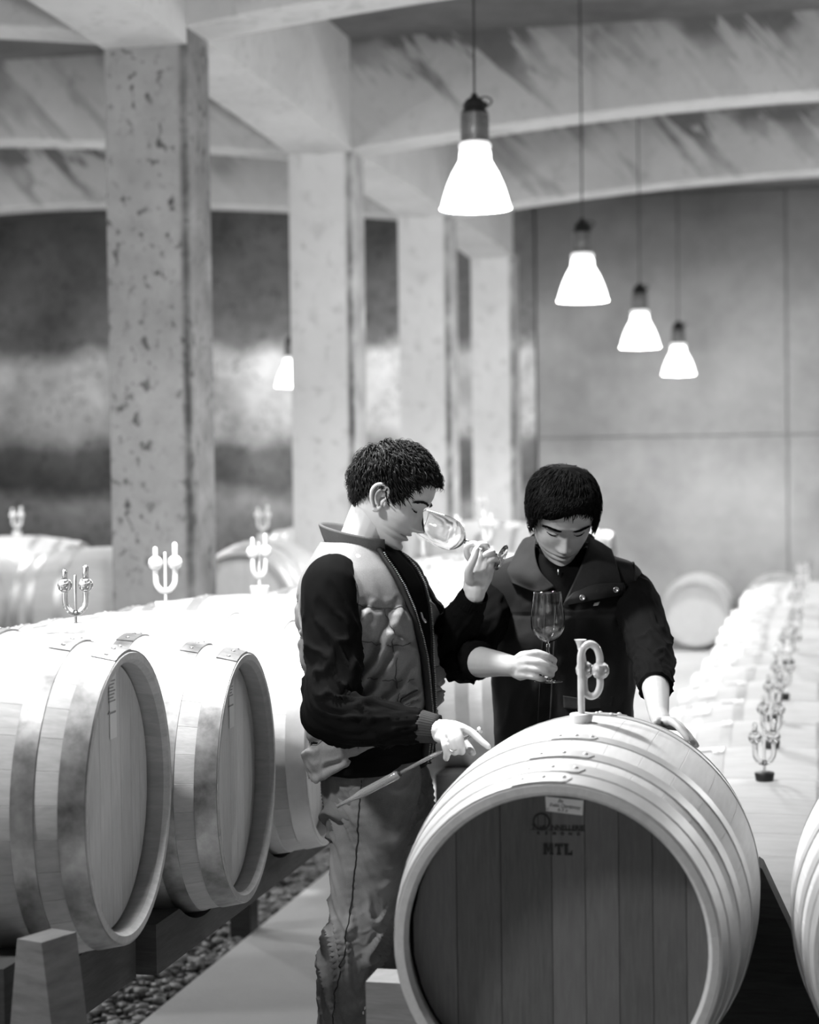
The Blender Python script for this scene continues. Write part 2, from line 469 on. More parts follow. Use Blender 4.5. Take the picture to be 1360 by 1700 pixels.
def lamp(loc, label, rot=.0, group='bell pendant lamps', light=1.0):
    r = thing('pendant_lamp', label, 'lamp', Matrix.Translation(loc) @ Matrix.Rotation(rot, 4, 'Z'), group=group)
    for k_ in ('shade', 'collar', 'housing', 'cap', 'cable_loop', 'gland', 'bulb'):
        o = link(k_, LM[k_], None, r)
        if k_ == 'housing': link('cooling_fin', LM['cooling_fin'], None, o)
    L = 4.45 - loc[2] - .48
    MBc = MB().tube([(0, 0, .48), (.002, 0, .48 + L * .5), (0, 0, .48 + L)], .0045, 8)
    MBc.obj('cord', M['iron'], r)
    ld = bpy.data.lights.new('lamp_light', 'SPOT'); ld.energy = LAMP_E * light; ld.spot_size = math.radians(165); ld.spot_blend = .35; ld.shadow_soft_size = .10
    lo = bpy.data.objects.new('lamp_light', ld); COL.objects.link(lo); lo.parent = r; lo.location = (0, 0, -.04)
    gd = bpy.data.lights.new('lamp_glow', 'POINT'); gd.energy = GLOW_E * light; gd.shadow_soft_size = .12
    go = bpy.data.objects.new('lamp_glow', gd); COL.objects.link(go); go.parent = r; go.location = (0, 0, -.14)
    return r
LAMPS = [
    (at(790, 347, 8.1), 'large glowing bell lamp on a cord, highest and biggest in view'),
    (at(968, 500, 11.25), 'glowing bell lamp, second largest, hanging before the smooth grey wall'),
    (at(1063, 577, 14.4), 'glowing bell lamp, third in the row towards the back wall'),
    (at(1127, 622, 17.2), 'smallest glowing bell lamp, last of the row at the back wall'),
    (at(484, 641, 18.3), 'small glowing bell lamp beside the second concrete column'),
]
for (p, lb) in LAMPS: lamp(p, lb, rot=random.uniform(-.15, .15))
LAMPN = ['bell lamp above the frame, over the man in quilted vest', 'unseen fill lamp added above the frame, over the nearest left barrel'] + ['bell lamp above the frame, over the ' + q for q in ('fourth barrel of the right row', 'ninth barrel of the right row', 'last barrels of the right row', 'far end of the right row', 'gravel left of the nearest barrels', 'gravel beside the speckled column', 'gravel left of the second column', 'gravel left of the third column', 'far left corner of the rough wall', 'middle of the far left bay')]
# rest of the lamp rows, outside the frame; second lamp added as fill
for (a, b, z, e) in ((4.6, -1.45, 3.0, 2.3), (2.95, -2.2, 3.05, 1.75), (8.0, 2.3, 2.75, .7), (11.2, 2.3, 2.75, 1), (14.4, 2.3, 2.75, 1), (17.6, 2.3, 2.75, .8),
                  (4.8, -5.2, 2.75, .8), (8.0, -5.2, 2.75, .8), (11.0, -5.6, 2.75, 1), (14.4, -5.2, 2.75, 1), (14.0, -8, 2.75, 1), (10.0, -8, 2.75, 1)):
    lamp(W(a, b, z), LAMPN.pop(0), group='bell pendant lamps outside the picture', light=e)
# ================================================================ BARRELS
RB, RH, HL, TK = .352, .300, .462, .026
def rad_at(z): return RB - (RB - RH) * (abs(z) / HL) ** 2.0
NST = 30
def stave_mesh(name='stave', nz=12):
    v = []; f = []; w = math.pi / NST
    zs = [-HL] + [(-HL + .012) + (2 * HL - .024) * i / (nz - 2) for i in range(nz - 1)] + [HL]
    for z in zs:
        r = rad_at(z); end = abs(z) > HL - .001
        ri = r - (TK * .62 if end else TK)
        ro = r - (.0025 if end else 0)
        for (t, q) in ((-w, ro - .0006), (-w * .975, ro), (-w * .5, ro), (0, ro), (w * .5, ro), (w * .975, ro), (w, ro - .0006), (w, ri), (w / 3, ri), (-w / 3, ri), (-w, ri)):
            t *= .9985
            v.append((q * math.sin(t), q * math.cos(t), z))
    n = 11
    for j in range(len(zs) - 1):
        for i in range(n):
            k = (i + 1) % n; f.append((j*n+i, j*n+k, (j+1)*n+k, (j+1)*n+i))
    f.append(tuple(range(n))); f.append(tuple((len(zs)-1)*n + i for i in range(n - 1, -1, -1)))
    me = mesh_from(name, v, f, True)
    bm = bmesh.new(); bm.from_mesh(me); bmesh.ops.recalc_face_normals(bm, faces=bm.faces); bm.to_mesh(me); bm.free()
    me.set_sharp_from_angle(angle=math.radians(14)); return me
def body_mesh():
    v = []; f = []; n = 28 * 3
    zs = [-HL + .035, -HL + .0345] + [-HL] + [-HL + 2 * HL * i / 10 for i in range(11)] + [HL, HL - .0345, HL - .035]
    rings = []
    rings += [(-HL + .052, RH - TK * 1.0 + .005), (-HL, RH - TK * .7)]
    for i in range(13): z = -HL + 2 * HL * i / 12; rings.append((z, rad_at(z)))
    rings += [(HL, RH - TK * .7), (HL - .052, RH - TK + .005)]
    for j, (z, r) in enumerate(rings):
        for i in range(n):
            t = 2 * math.pi * i / n; q = r - (.0022 if (i % 3 == 0 and 2 <= j <= 14) else 0)
            v.append((q * math.sin(t), q * math.cos(t), z))
    for j in range(len(rings) - 1):
        for i in range(n):
            k = (i + 1) % n; f.append((j*n+i, j*n+k, (j+1)*n+k, (j+1)*n+i))
    me = mesh_from('staves', v, f, True)
    bm = bmesh.new(); bm.from_mesh(me); bmesh.ops.recalc_face_normals(bm, faces=bm.faces); bm.to_mesh(me); bm.free()
    me.set_sharp_from_angle(angle=math.radians(50)); return me
def hoop_mesh(s0, s1, sgn, lap=None, n=72, thick=.0022):
    """band from distance s0 to s1 from the end (sgn +1 front)"""
    mb = MB(); z0, z1 = sgn * (HL - s0), sgn * (HL - s1)
    prof = [(rad_at(z0) - .002, z0), (rad_at(z0) + thick, z0), (rad_at(z1) + thick, z1), (rad_at(z1) - .002, z1)]
    mb.lathe(prof, n)
    if lap:
        a0, a1 = lap     # angles from the top towards local +x; rounded end at a1
        m = 14; v = []; f = []; zc = (z0 + z1) / 2; hw = abs(z0 - z1) / 2
        for i in range(m + 1):
            a = a0 + (a1 - a0) * i / m
            d = (a1 - a) * RH
            ww = hw if d > hw * .8 else hw * math.sqrt(max(0, 1 - ((hw * .8 - d) / (hw * .8)) ** 2)) * 1.0 + .0004
            for (zz, lift) in ((zc - ww, thick - .001), (zc - ww, thick + .0022), (zc + ww, thick + .0022), (zc + ww, thick - .001)):
                r = rad_at(zz) + lift; v.append((r * math.sin(a), r * math.cos(a), zz))
        for i in range(m):
            for j in range(3): f.append((i*4+j, i*4+j+1, (i+1)*4+j+1, (i+1)*4+j))
        f.append((0, 1, 2, 3)); f.append((m*4+3, m*4+2, m*4+1, m*4))
        mb.add(v, f)
        for q in (.16, .52, .86):
            a = a0 + (a1 - a0) * q; r = rad_at(zc) + thick + .002
            mt = Matrix.Rotation(-a, 4, 'Z') @ Matrix.Translation((0, r, zc)) @ Matrix.Rotation(-math.pi / 2, 4, 'X')
            mb.lathe([(.0055, -.001), (.0048, .0015), (.0025, .003), (.0001, .0034)], 10, mt)
    me = mb.mesh('hoop', True, True); me.set_sharp_from_angle(angle=math.radians(40)); return me
def head_boards(bounds, z, R, sgn):
    out = []
    for x0, x1 in zip(bounds[:-1], bounds[1:]):
        x0 = max(x0, -R + .002) + .0003; x1 = min(x1, R - .002) - .0003
        n = 6; top = []
        for i in range(n + 1):
            x = x0 + (x1 - x0) * i / n; top.append((x, math.sqrt(max(R * R - x * x, 1e-6))))
        poly = [(x, -y) for x, y in top] + [(x, y) for x, y in reversed(top)]
        mb = MB(); e = .0007
        k = len(poly)
        cx = (x0 + x1) / 2
        inner = [(cx + (x - cx) * (1 - 2 * e / (x1 - x0)), y * .996) for x, y in poly]
        v = [(x, y, z - sgn * .018) for x, y in poly] + [(x, y, z - sgn * .0012) for x, y in poly] + [(x, y, z) for x, y in inner]
        f = []
        for j in range(2):
            for i in range(k):
                q = (i + 1) % k; f.append((j*k+i, j*k+q, (j+1)*k+q, (j+1)*k+i))
        f.append(tuple(range(k - 1, -1, -1))); f.append(tuple(2*k + i for i in range(k)))
        mb.add(v, f); out.append(mb.mesh('head_board', False, True))
    return out
STAVE = stave_mesh(); BODY = body_mesh(); 
LAPA = (-.30, .16)
HOOPS8 = [(.002, .046), (.054, .098), (.140, .180), (.268, .308)]
HOOPS6 = [(.002, .052), (.098, .142), (.262, .304)]
def hoops_of(lst, laps, sgns=(1, -1)):
    out = []
    for sg in sgns:
        for i, (s0, s1) in enumerate(lst): out.append(hoop_mesh(s0, s1, sg, laps[i % len(laps)]))
    return out
B8 = [-.28, -.192, -.108, -.012, .050, .112, .174, .235, .28]
B8b = [-.28, -.20, -.13, -.055, .02, .085, .16, .22, .28]
ZH = HL - .050; RHEAD = RH - TK + .004
HB_FRONT = head_boards(B8, ZH, RHEAD, 1); HB_B = head_boards(B8b, ZH, RHEAD, 1); HB_BACK = head_boards(B8b, -ZH, RHEAD, -1)
def joined_boards(sgn):
    mb = MB()
    for sg in (sgn,):
        for me in head_boards(B8b, sg * ZH, RHEAD, sg): mb.add([v.co for v in me.vertices], [tuple(p.vertices) for p in me.polygons])
    return mb.mesh('head', False, True)
HEADS = [joined_boards(1), joined_boards(-1)]
HM8 = hoops_of(HOOPS8, [(-.26, .10), (-.25, .155), (-.20, .17), (-.12, .14)])
HM6 = hoops_of(HOOPS6, [(-.30, .12), (-.28, .20), (-.22, .22)])
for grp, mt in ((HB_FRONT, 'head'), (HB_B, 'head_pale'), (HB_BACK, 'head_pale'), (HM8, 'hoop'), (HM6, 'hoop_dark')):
    for me in grp: me.materials.append(M[mt])
HM6p = [me.copy() for me in HM6]
for me in HM6p: me.materials.clear(); me.materials.append(M['hoop'])
STAVE.materials.append(M['oak']); BODY.materials.append(M['oak_far']); [h_.materials.append(M['head_pale']) for h_ in HEADS]
STAVE_OLD = STAVE.copy(); STAVE_OLD.materials.clear(); STAVE_OLD.materials.append(M['oak_old'])
def barrel_matrix(c, face, roll=0.0):
    z = Vector(face).normalized(); up = Vector((0, 0, 1)); x = up.cross(z).normalized(); y = z.cross(x)
    m = Matrix(((x.x, y.x, z.x, c[0]), (x.y, y.y, z.y, c[1]), (x.z, y.z, z.z, c[2]), (0, 0, 0, 1)))
    return m @ Matrix.Rotation(roll, 4, 'Z')
def barrel(c, face, label, detail=2, group=None, hoops=HM6, boards=HB_B, stave=STAVE, roll=0.0, scale=1.0):
    r = thing('wine_barrel', label, 'barrel', barrel_matrix(c, face, roll) @ Matrix.Scale(scale, 4), group=group)
    if detail == 2:
        for i in range(NST):
            link('stave', stave, None, r, mat4=Matrix.Rotation(2 * math.pi * (i + .5) / NST, 4, 'Z'))
        for me in hoops: link('hoop', me, None, r)
        for me in boards: link('head_board', me, None, r)
        for me in HB_BACK: link('head_board', me, None, r)
    else:
        link('staves', BODY, None, r)
        for me in hoops: link('hoop', me, None, r)
        [link('barrel_head', h_, None, r) for h_ in HEADS]
    return r
UV = Vector((UX, UY, 0)); VV = Vector((UY, -UX, 0))
def paper_on_body(r, zc, ang, w=.07, h=.10, name='paper_label'):
    """paper following the barrel's skin: zc along the axis, ang from the top"""
    mb = MB(); v = []; f = []; n = 6
    for i in range(n + 1):
        t = ang + (i / n - .5) * h / RB
        for zz in (zc - w / 2, zc + w / 2):
            q = rad_at(zz) + .0045; v.append((q * math.sin(t), q * math.cos(t), zz))
    m0 = len(v)
    v += [Vector(p) * 1.0 - Vector((math.sin(ang), math.cos(ang), 0)) * .0008 for p in v]
    for i in range(n):
        f.append((2*i, 2*i+1, 2*i+3, 2*i+2)); f.append((m0+2*i, m0+2*i+2, m0+2*i+3, m0+2*i+1))
    f += [(0, 2*n, m0+2*n, m0), ]
    mb.add(v, f); return mb.obj(name, M['paper'], r, smooth=False)
# ---------------- air locks
def airlock_meshes_front():
    mb = MB().lathe([(.0, -.004), (.0195, -.004), (.0205, 0), (.0245, .019), (.0225, .0205), (.006, .0205)], 32)
    bung = mb.mesh('bung')
    mb = MB()
    mb.tube([(0, 0, .012), (0, 0, .13)], .0072, 16)
    p = curve_pts([(0, 0, .115), (0.0005, 0, .138), (.006, .000, .155), (.019, .0, .163), (.032, .0, .155), (.0385, .0, .138), (.039, .0, .125)], 5)
    mb.tube(p, .0078, 14)
    p = curve_pts([(.039, .0, .092), (.0385, .001, .075), (.032, .004, .060), (.020, .008, .0545), (.010, .011, .062), (.0075, .013, .078), (.0075, .014, .092)], 5)
    mb.tube(p, .0074, 14)
    mb.tube([(.0075, .014, .12), (.005, .013, .14), (.001, .012, .158)], .006, 14)
    tube = mb.mesh('bent_tube')
    mb = MB()
    for (x, y) in ((.040, .0), (.0085, .015)):
        mb.lathe([(.0001, -.0185), (.007, -.0172), (.0135, -.0125), (.0178, -.005), (.0182, .004), (.015, .0115), (.008, .0168), (.0001, .0182)], 28, Matrix.Translation((x, y, .108)))
    bulbs = mb.mesh('bulb')
    cup = MB().lathe([(.0055, .150), (.0065, .158), (.0115, .1705), (.0125, .1705), (.0128, .1712), (.0108, .1712), (.0055, .1600), (.0001, .159)], 24, Matrix.Translation((.0005, .012, 0))).mesh('cup')
    return bung, tube, bulbs, cup
def airlock_meshes_u():
    bung = MB().lathe([(.0, -.004), (.026, -.004), (.027, .0), (.031, .026), (.029, .029), (.006, .029)], 24).mesh('bung')
    mb = MB(); mb.tube([(0, 0, .02), (0, 0, .165)], .0045, 10)
    for x in (-.029, .03):
        mb.tube(curve_pts([(0, 0, .058), (x * .5, 0, .062), (x * .92, 0, .078), (x, 0, .10), (x, 0, .12)], 4), .0085, 12)
    mb.tube([(-.029, 0, .15), (-.029, 0, .178)], .0075, 10); mb.tube([(.03, 0, .15), (.03, 0, .188)], .0085, 10)
    tube = mb.mesh('bent_tube')
    mb = MB()
    for x in (-.029, .03):
        mb.lathe([(.0001, -.022), (.010, -.019), (.018, -.012), (.0215, 0), (.018, .012), (.010, .019), (.0001, .022)], 20, Matrix.Translation((x, 0, .138)))
    return bung, tube, mb.mesh('bulb')
AF = airlock_meshes_front(); AU = airlock_meshes_u()
def mk_frost():
    m, nt, p = newmat('milky_airlock_glass')
    p.inputs['Base Color'].default_value = g(.95); p.inputs['Roughness'].default_value = .2
    p.inputs['Transmission Weight'].default_value = .3; p.inputs['IOR'].default_value = 1.45
    return m
M['frost'] = mk_frost()
M['bulbglass'] = glass_mat('airlock_bulb_glass', .97, .12, 1.3); M['bulbglass'].node_tree.nodes['Principled BSDF'].inputs['Transmission Weight'].default_value = .72
M['frost3'] = glass_mat('cloudy_tube_glass', .95, .15, 1.4); M['frost3'].node_tree.nodes['Principled BSDF'].inputs['Transmission Weight'].default_value = .45
AF[0].materials.append(M['silicone']); AF[1].materials.append(M['frost3']); AF[2].materials.append(M['bulbglass']); AF[3].materials.append(M['frost'])
AU[0].materials.append(M['black']); AU[1].materials.append(M['airlock']); AU[2].materials.append(M['airlock'])
def airlock_u(loc, label, rot=0, group=None, white=False, s=1.0, bungw=False):
    r = thing('airlock', label, 'airlock', Matrix.Translation(loc) @ Matrix.Rotation(rot, 4, 'Z') @ Matrix.Scale(s, 4), group=group)
    o = link('bung', AU[0] if not (white or bungw) else AUW, None, r)
    link('bent_tube', AU[1] if not white else AUTW, None, r); link('bulb', AU[2] if not white else AUBW, None, r); return r
AUW = AU[0].copy(); AUW.materials.clear(); AUW.materials.append(M['silicone'])
AUTW = AU[1].copy(); AUTW.materials.clear(); AUTW.materials.append(M['frost'])
AUBW = AU[2].copy(); AUBW.materials.clear(); AUBW.materials.append(M['frost'])

# ---------------- the barrel in front, head towards the camera
fc = at(922, 1573, 3.52); bc = fc + UV * HL
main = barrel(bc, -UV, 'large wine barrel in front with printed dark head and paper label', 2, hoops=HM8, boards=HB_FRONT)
zt = ZH + .0006
def flat_poly(polys, name, mat, parent, z, th=.0005):
    mb = MB()
    for poly in polys:
        mb.prism([(p[0], p[1]) for p in poly], Matrix.Identity(4), z, z + th)
    return mb.obj(name, mat, parent, smooth=False, recalc=True)
def hp(px, py):      # picture position on the head -> local x, y (metres) by the head's own scale
    s = 3200 / 3.556
    return ((px - 925) / s, -(py - 1568) / s)
# paper label with handwriting
lab = []
p = [hp(905, 1327), hp(906, 1351), hp(967, 1357), hp(969, 1332)]
paper = flat_poly([p], 'paper_label', M['paper'], main, zt, .0006); paper['label'] = 'white paper label with three handwritten lines'
def text(name, body, size, x, y, z, mat, parent, shear=0, rot=0, sx=1.0, space=1.0, bold=0.0, align='CENTER'):
    cu_ = bpy.data.curves.new(name, 'FONT'); cu_.body = body; cu_.size = size; cu_.align_x = align; cu_.shear = shear
    cu_.space_character = space; cu_.offset = bold; cu_.extrude = .0002; cu_.resolution_u = 3
    tmp = bpy.data.objects.new(name, cu_); COL.objects.link(tmp)
    me = bpy.data.meshes.new_from_object(tmp); bpy.data.objects.remove(tmp, do_unlink=True)
    me.materials.clear(); me.materials.append(mat)
    o = link(name, me, None, parent, mat4=Matrix.Translation((x, y, z)) @ Matrix.Rotation(rot, 4, 'Z') @ Matrix.Diagonal((sx, 1, 1, 1)))
    return o
for (s_, px, py) in (('Bx', 930, 1336.5), ('Erable Chardonnay', 937, 1345), ('6.5 x', 933, 1351.5)):
    x, y = hp(px, py); text('handwriting', s_, .0095, x, y, zt + .0009, M['ink'], paper, shear=.35, rot=-.09, sx=.78 if len(s_) > 6 else 1)
x, y = hp(908, 1349.5); text('handwriting', '10', .006, x, y, zt + .0009, M['ink'], paper)
# printed crest: a ring with two bars, then the lettering
ring = []
cx, cy = hp(898, 1369); n = 28
ro, ri = .0165, .0132
mb = MB()
for i in range(n):
    t0, t1 = 2 * math.pi * i / n, 2 * math.pi * (i + 1) / n
    mb.prism([(cx + ro * math.cos(t0), cy + ro * math.sin(t0)), (cx + ro * math.cos(t1), cy + ro * math.sin(t1)), (cx + ri * math.cos(t1), cy + ri * math.sin(t1)), (cx + ri * math.cos(t0), cy + ri * math.sin(t0))], Matrix.Identity(4), zt, zt + .0005)
for dx in (-.0065, .0065): mb.box(cx + dx - .0006, cx + dx + .0006, cy - .0135, cy + .0115, zt, zt + .0005)
mb.prism([(cx - .004, cy - .013), (cx + .004, cy - .013), (cx + .007, cy - .008), (cx + .003, cy - .0065), (cx + .001, cy - .010), (cx - .003, cy - .008)], Matrix.Identity(4), zt, zt + .0005)
x0, y0 = hp(880, 1382.5); x1, _ = hp(971, 1383.5)
mb.box(x0, x1, y0 - .0006, y0 + .0002, zt, zt + .0005)
crest = mb.obj('printed_crest', M['ink'], main, smooth=False)
x, y = hp(884.5, 1382); text('printed_lettering', 'T', .0135, x, y, zt, M['ink'], main, bold=.0003)
x, y = hp(942, 1382); text('printed_lettering', 'NNELLERIE', .0128, x, y, zt, M['ink'], main, bold=.0003, space=1.0, sx=.98)
for i, ch in enumerate('REMOND'):
    x, y = hp(892.5 + i * 13.4, 1390.5); text('printed_lettering', ch, .0078, x, y, zt, M['ink'], main, bold=.0004, sx=1.05)
# MTL in stencil slab letters
def mtl():
    s = 1.0; mb = MB()
    def bx(x0, x1, y0, y1): mb.box(x0, x1, y0, y1, zt, zt + .0006)
    X, Y = hp(901, 1424); H = .0205
    # M
    bx(X, X + .0055, Y, Y + H); bx(X + .012, X + .0175, Y, Y + H); bx(X - .001, X + .0065, Y, Y + .003); bx(X + .011, X + .0185, Y, Y + .003)
    mb.prism([(X + .003, Y + H), (X + .0068, Y + H), (X + .0105, Y + .006), (X + .0078, Y + .004)], Matrix.Identity(4), zt + .0001, zt + .0006)
    mb.prism([(X + .0145, Y + H), (X + .0115, Y + H), (X + .0078, Y + .004), (X + .0098, Y + .006)], Matrix.Identity(4), zt + .0001, zt + .0006)
    # T
    T = X + .021
    bx(T + .0045, T + .0105, Y, Y + H); bx(T, T + .0042, Y + H - .0045, Y + H); bx(T + .0108, T + .015, Y + H - .0045, Y + H); bx(T, T + .0015, Y + H - .0075, Y + H - .003); bx(T + .0135, T + .015, Y + H - .0075, Y + H - .003); bx(T + .003, T + .012, Y, Y + .0025)
    # L
    L = X + .039
    bx(L, L + .006, Y, Y + H); bx(L - .0015, L + .0075, Y + H - .0025, Y + H); bx(L + .0065, L + .0145, Y, Y + .0038); bx(L + .0125, L + .0145, Y, Y + .008)
    return mb.obj('printed_letters', M['ink'], main, smooth=False)
mtl()
# its air lock
def top_of(c): return Vector((c[0], c[1], c[2] + RB))
r = thing('airlock', 'bent glass airlock with two bulbs in a white stopper on the front barrel', 'airlock', Matrix.Translation(top_of(bc) + Vector((-.006, 0, -.002))))
link('bung', AF[0], None, r); link('bent_tube', AF[1], None, r); link('bulb', AF[2], None, r); link('cup', AF[3], None, r)
# its neighbour to the right
bn = bc + VV * .765
barrel(bn, -UV, 'barrel cut by the right edge, beside the printed front barrel', 2, hoops=HM8, boards=HB_B)

# ---------------- left row, heads towards the aisle
ROWZ = .978
LEFT = [(3.74, -1.88), (4.46, -1.85), (5.18, -1.84), (5.90, -1.78), (6.64, -1.55), (7.36, -1.55), (8.08, -1.55), (8.80, -1.55)]
names = ['nearest barrel of the left row, pale head with a long paper strip', 'second barrel of the left row, pale head with a short paper strip',
         'third barrel of the left row, half hidden by the man in jeans', 'fourth barrel of the left row, behind the man in jeans',
         'fifth barrel of the left row, seen between the two men', 'sixth barrel of the left row, its round rim low between the two men',
         'seventh barrel of the left row, behind the tilted wine glass', 'last barrel of the left row, behind the man in the dark vest']
lrow = []
for i, (a, b) in enumerate(LEFT):
    c = W(a, b, ROWZ + (.073 if i == 0 else 0)); lrow.append(c)
    r = barrel(c, (VV + UV * (.06 if i < 3 else 0)), names[i], 2 if i < 3 else 1, 'barrels of the left row', hoops=HM6 if i < 2 else HM6p, stave=STAVE_OLD if i < 2 else STAVE, boards=HB_B)
    if i < 3:
        o = MB().box(.012, .058, .115, .255, ZH + .001, ZH + .0018).obj('paper_strip', M['paper'], r, smooth=False); o['label'] = 'white paper strip with small print'
        mb = MB()
        for k in range(7): mb.box(.004, .05 - .006 * (k % 3), .235 - k * .007, .238 - k * .007, ZH + .0018, ZH + .0022)
        mb.box(.002, .052, .168, .172, ZH + .0018, ZH + .0022)
        mb.obj('small_print', plain('grey_print', .25), o, smooth=False)
    if i in (1,):
        airlock_u(top_of(c) + Vector((.03, 0, -.002)), 'glass airlock with two bulbs on the second left row barrel', .1, 'airlocks of the left row', s=.86, bungw=True)
    elif i == 2:
        airlock_u(top_of(c) + Vector((.0, 0, -.002)), 'milky airlock on the third left row barrel, before the big column', .5, 'airlocks of the left row', white=True)
    elif i > 2:
        airlock_u(top_of(c) + Vector((0, 0, -.002)), ['milky airlock on the fourth left row barrel', 'milky airlock on the fifth left row barrel', 'milky airlock on the sixth left row barrel', 'milky airlock on the seventh left row barrel', 'milky airlock on the last left row barrel'][i - 3], .3 * i, 'airlocks of the left row', white=True)
# ---------------- right row on low rails, air locks on top
ORD = ['first', 'second', 'third', 'fourth', 'fifth', 'sixth', 'seventh', 'eighth', 'ninth', 'tenth', 'eleventh', 'twelfth', 'thirteenth', 'fourteenth', 'fifteenth', 'sixteenth']
RZ = .385; rrow = []
rr = random.Random(11)
for i in range(16):
    a = 6.09 + .705 * i; b = -.205 + (rr.uniform(-.02, .02) if i > 1 else 0)
    c = W(a, b, RZ); rrow.append(c)
    r = barrel(c, -VV, ORD[i] + ' barrel of the long right row, counted from the front', 2 if i < 2 else 1, 'barrels of the long right row', hoops=HM6p, boards=HB_B)
    for (zc, an) in ((.40, -.1 + rr.uniform(-.1, .1)), (.33, .35 + rr.uniform(-.1, .1)), (.22, -.05)):
        if rr.random() < .85: paper_on_body(r, zc, an, .075, .095)
    airlock_u(top_of(c) + Vector((0, 0, -.003)), 'glass airlock on the ' + ORD[i] + ' barrel of the right row', rr.uniform(-.6, .6) if i else .05, 'airlocks of the right row', white=(i > 2 and i % 2 == 0))
# ---------------- barrels farther back
back = []
def bgb(px, py, d, face, label, hoops=HM6p, al=None, scale=1.0):
    c = at(px, py, d); barrel(c, face, label, 1, None, hoops=hoops, scale=scale); back.append((c, face))
    if al: airlock_u(top_of(c), al, .4, 'airlocks farther back', white=True)
    return c
zy = lambda z, d, px: 780 - 9.0 * (px - 680) / 680 + (1.72 - z) * F / d
bgb(438, zy(.98, 11.1, 438), 11.1, -UV, 'barrel between the first two columns, its end facing the camera', al='milky airlock on the barrel between the two columns')
bgb(188, zy(.98, 10.3, 188), 10.3, VV, 'bright barrel left of and behind the big speckled column')
bgb(-58, zy(.96, 11.5, -58), 11.5, -UV, 'barrel cut by the left edge, facing the camera')
bgb(30, zy(.96, 13.0, 30), 13.0, VV, 'far barrel glimpsed behind the bright one at the left edge', al='milky airlock on the far barrel at the left edge')
bgb(905, zy(.98, 13.0, 905), 13.0, VV, 'bright barrel behind the collar of the man in the dark vest', al='milky airlock behind the head of the man in the dark vest')
bgb(800, zy(.98, 14.6, 800), 14.6, VV, 'far bright barrel between the two men, behind the raised hand', al='milky airlock between the two men, behind the raised hand')
bgb(560, zy(.98, 14.0, 560), 14.0, VV, 'far bright barrel behind the chin of the man in jeans', al='milky airlock behind the chin of the man in jeans')
c1 = W(18.55, 0, 0)
fa = at(1160, 1010, 18.3); fa.z = RB
barrel(fa, -UV, 'lone pale barrel lying on the floor before the back wall', 1, hoops=HM6p)
fb = at(1292, 1010, 18.2); fb.z = RB
barrel(fb, -UV, 'shaded barrel on the floor by the back wall, beside the lone pale one', 1, hoops=HM6)
# ---------------- racks
def rail(p0, p1, z0, z1, w, name, parent, mat):
    d = (p1 - p0); L = d.length; ang = math.atan2(d.y, d.x)
    return MB().box(0, L, -w/2, w/2, z0, z1, Matrix.Translation((p0.x, p0.y, 0)) @ Matrix.Rotation(ang, 4, 'Z')).obj(name, mat, parent, smooth=False)
def saddle_poly(cz, halfw, r, zb, zt_, centers):
    """outline in (s, z): a beam from zb with round seats under the barrels' centres"""
    pts = []
    s0, s1 = -halfw, halfw
    return pts
def cradle(name, centers, rr_, cz, smin, smax, zb, ztop, th, mat4, parent, mat, topfn=None):
    """beam along local x with round seats of radius rr_ at the given centres; local z up; thickness th along y"""
    top = []
    N = 160
    for i in range(N + 1):
        s = smin + (smax - smin) * i / N; z = ztop
        for c_ in centers:
            q = rr_ * rr_ - (s - c_) ** 2
            if q > 0: z = min(z, cz - math.sqrt(q) - .0006)
        if topfn: z = min(z, topfn(s))
        top.append((s, max(z, zb + .02)))
    v = []; f = []
    for (s, z) in top:
        v += [(s, -th/2, zb), (s, -th/2, z), (s, th/2, z), (s, th/2, zb)]
    for i in range(N):
        for j in range(4):
            k = (j + 1) % 4; f.append((i*4+j, i*4+k, (i+1)*4+k, (i+1)*4+j))
    f.append((0, 3, 2, 1)); f.append((N*4, N*4+1, N*4+2, N*4+3))
    mb = MB().add(v, f)
    return mb.obj(name, mat, parent, smooth=False, recalc=True, mat4=mat4)
# front rack (two cradles across, under both front barrels)
fr = thing('barrel_rack', 'timber rack under the printed front barrel and its right neighbour', 'rack', loc=(bc.x, bc.y, 0))
ROTV = Matrix.Rotation(-TH, 4, 'Z')       # local x -> v, local y -> u
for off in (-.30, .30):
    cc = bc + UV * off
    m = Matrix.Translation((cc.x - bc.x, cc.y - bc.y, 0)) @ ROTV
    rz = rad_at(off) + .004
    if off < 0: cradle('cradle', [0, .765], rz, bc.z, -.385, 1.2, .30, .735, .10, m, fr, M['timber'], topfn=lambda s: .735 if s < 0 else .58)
    else: cradle('cradle', [0, .765], rz, bc.z, -.385, 1.2, .03, .86, .10, m, fr, M['timber_shade'], topfn=lambda s: .735 if s < 0 else max(.62, .86 - max(0, s - .345) * 2.2))  # raised dark wedge between the barrels, shaped to stand in for shade
    for s in (-.33, .3825, 1.14):
        MB().box(s - .05, s + .05, -.045, .045, 0, .31, m).obj('post', M['timber'], fr, smooth=False)
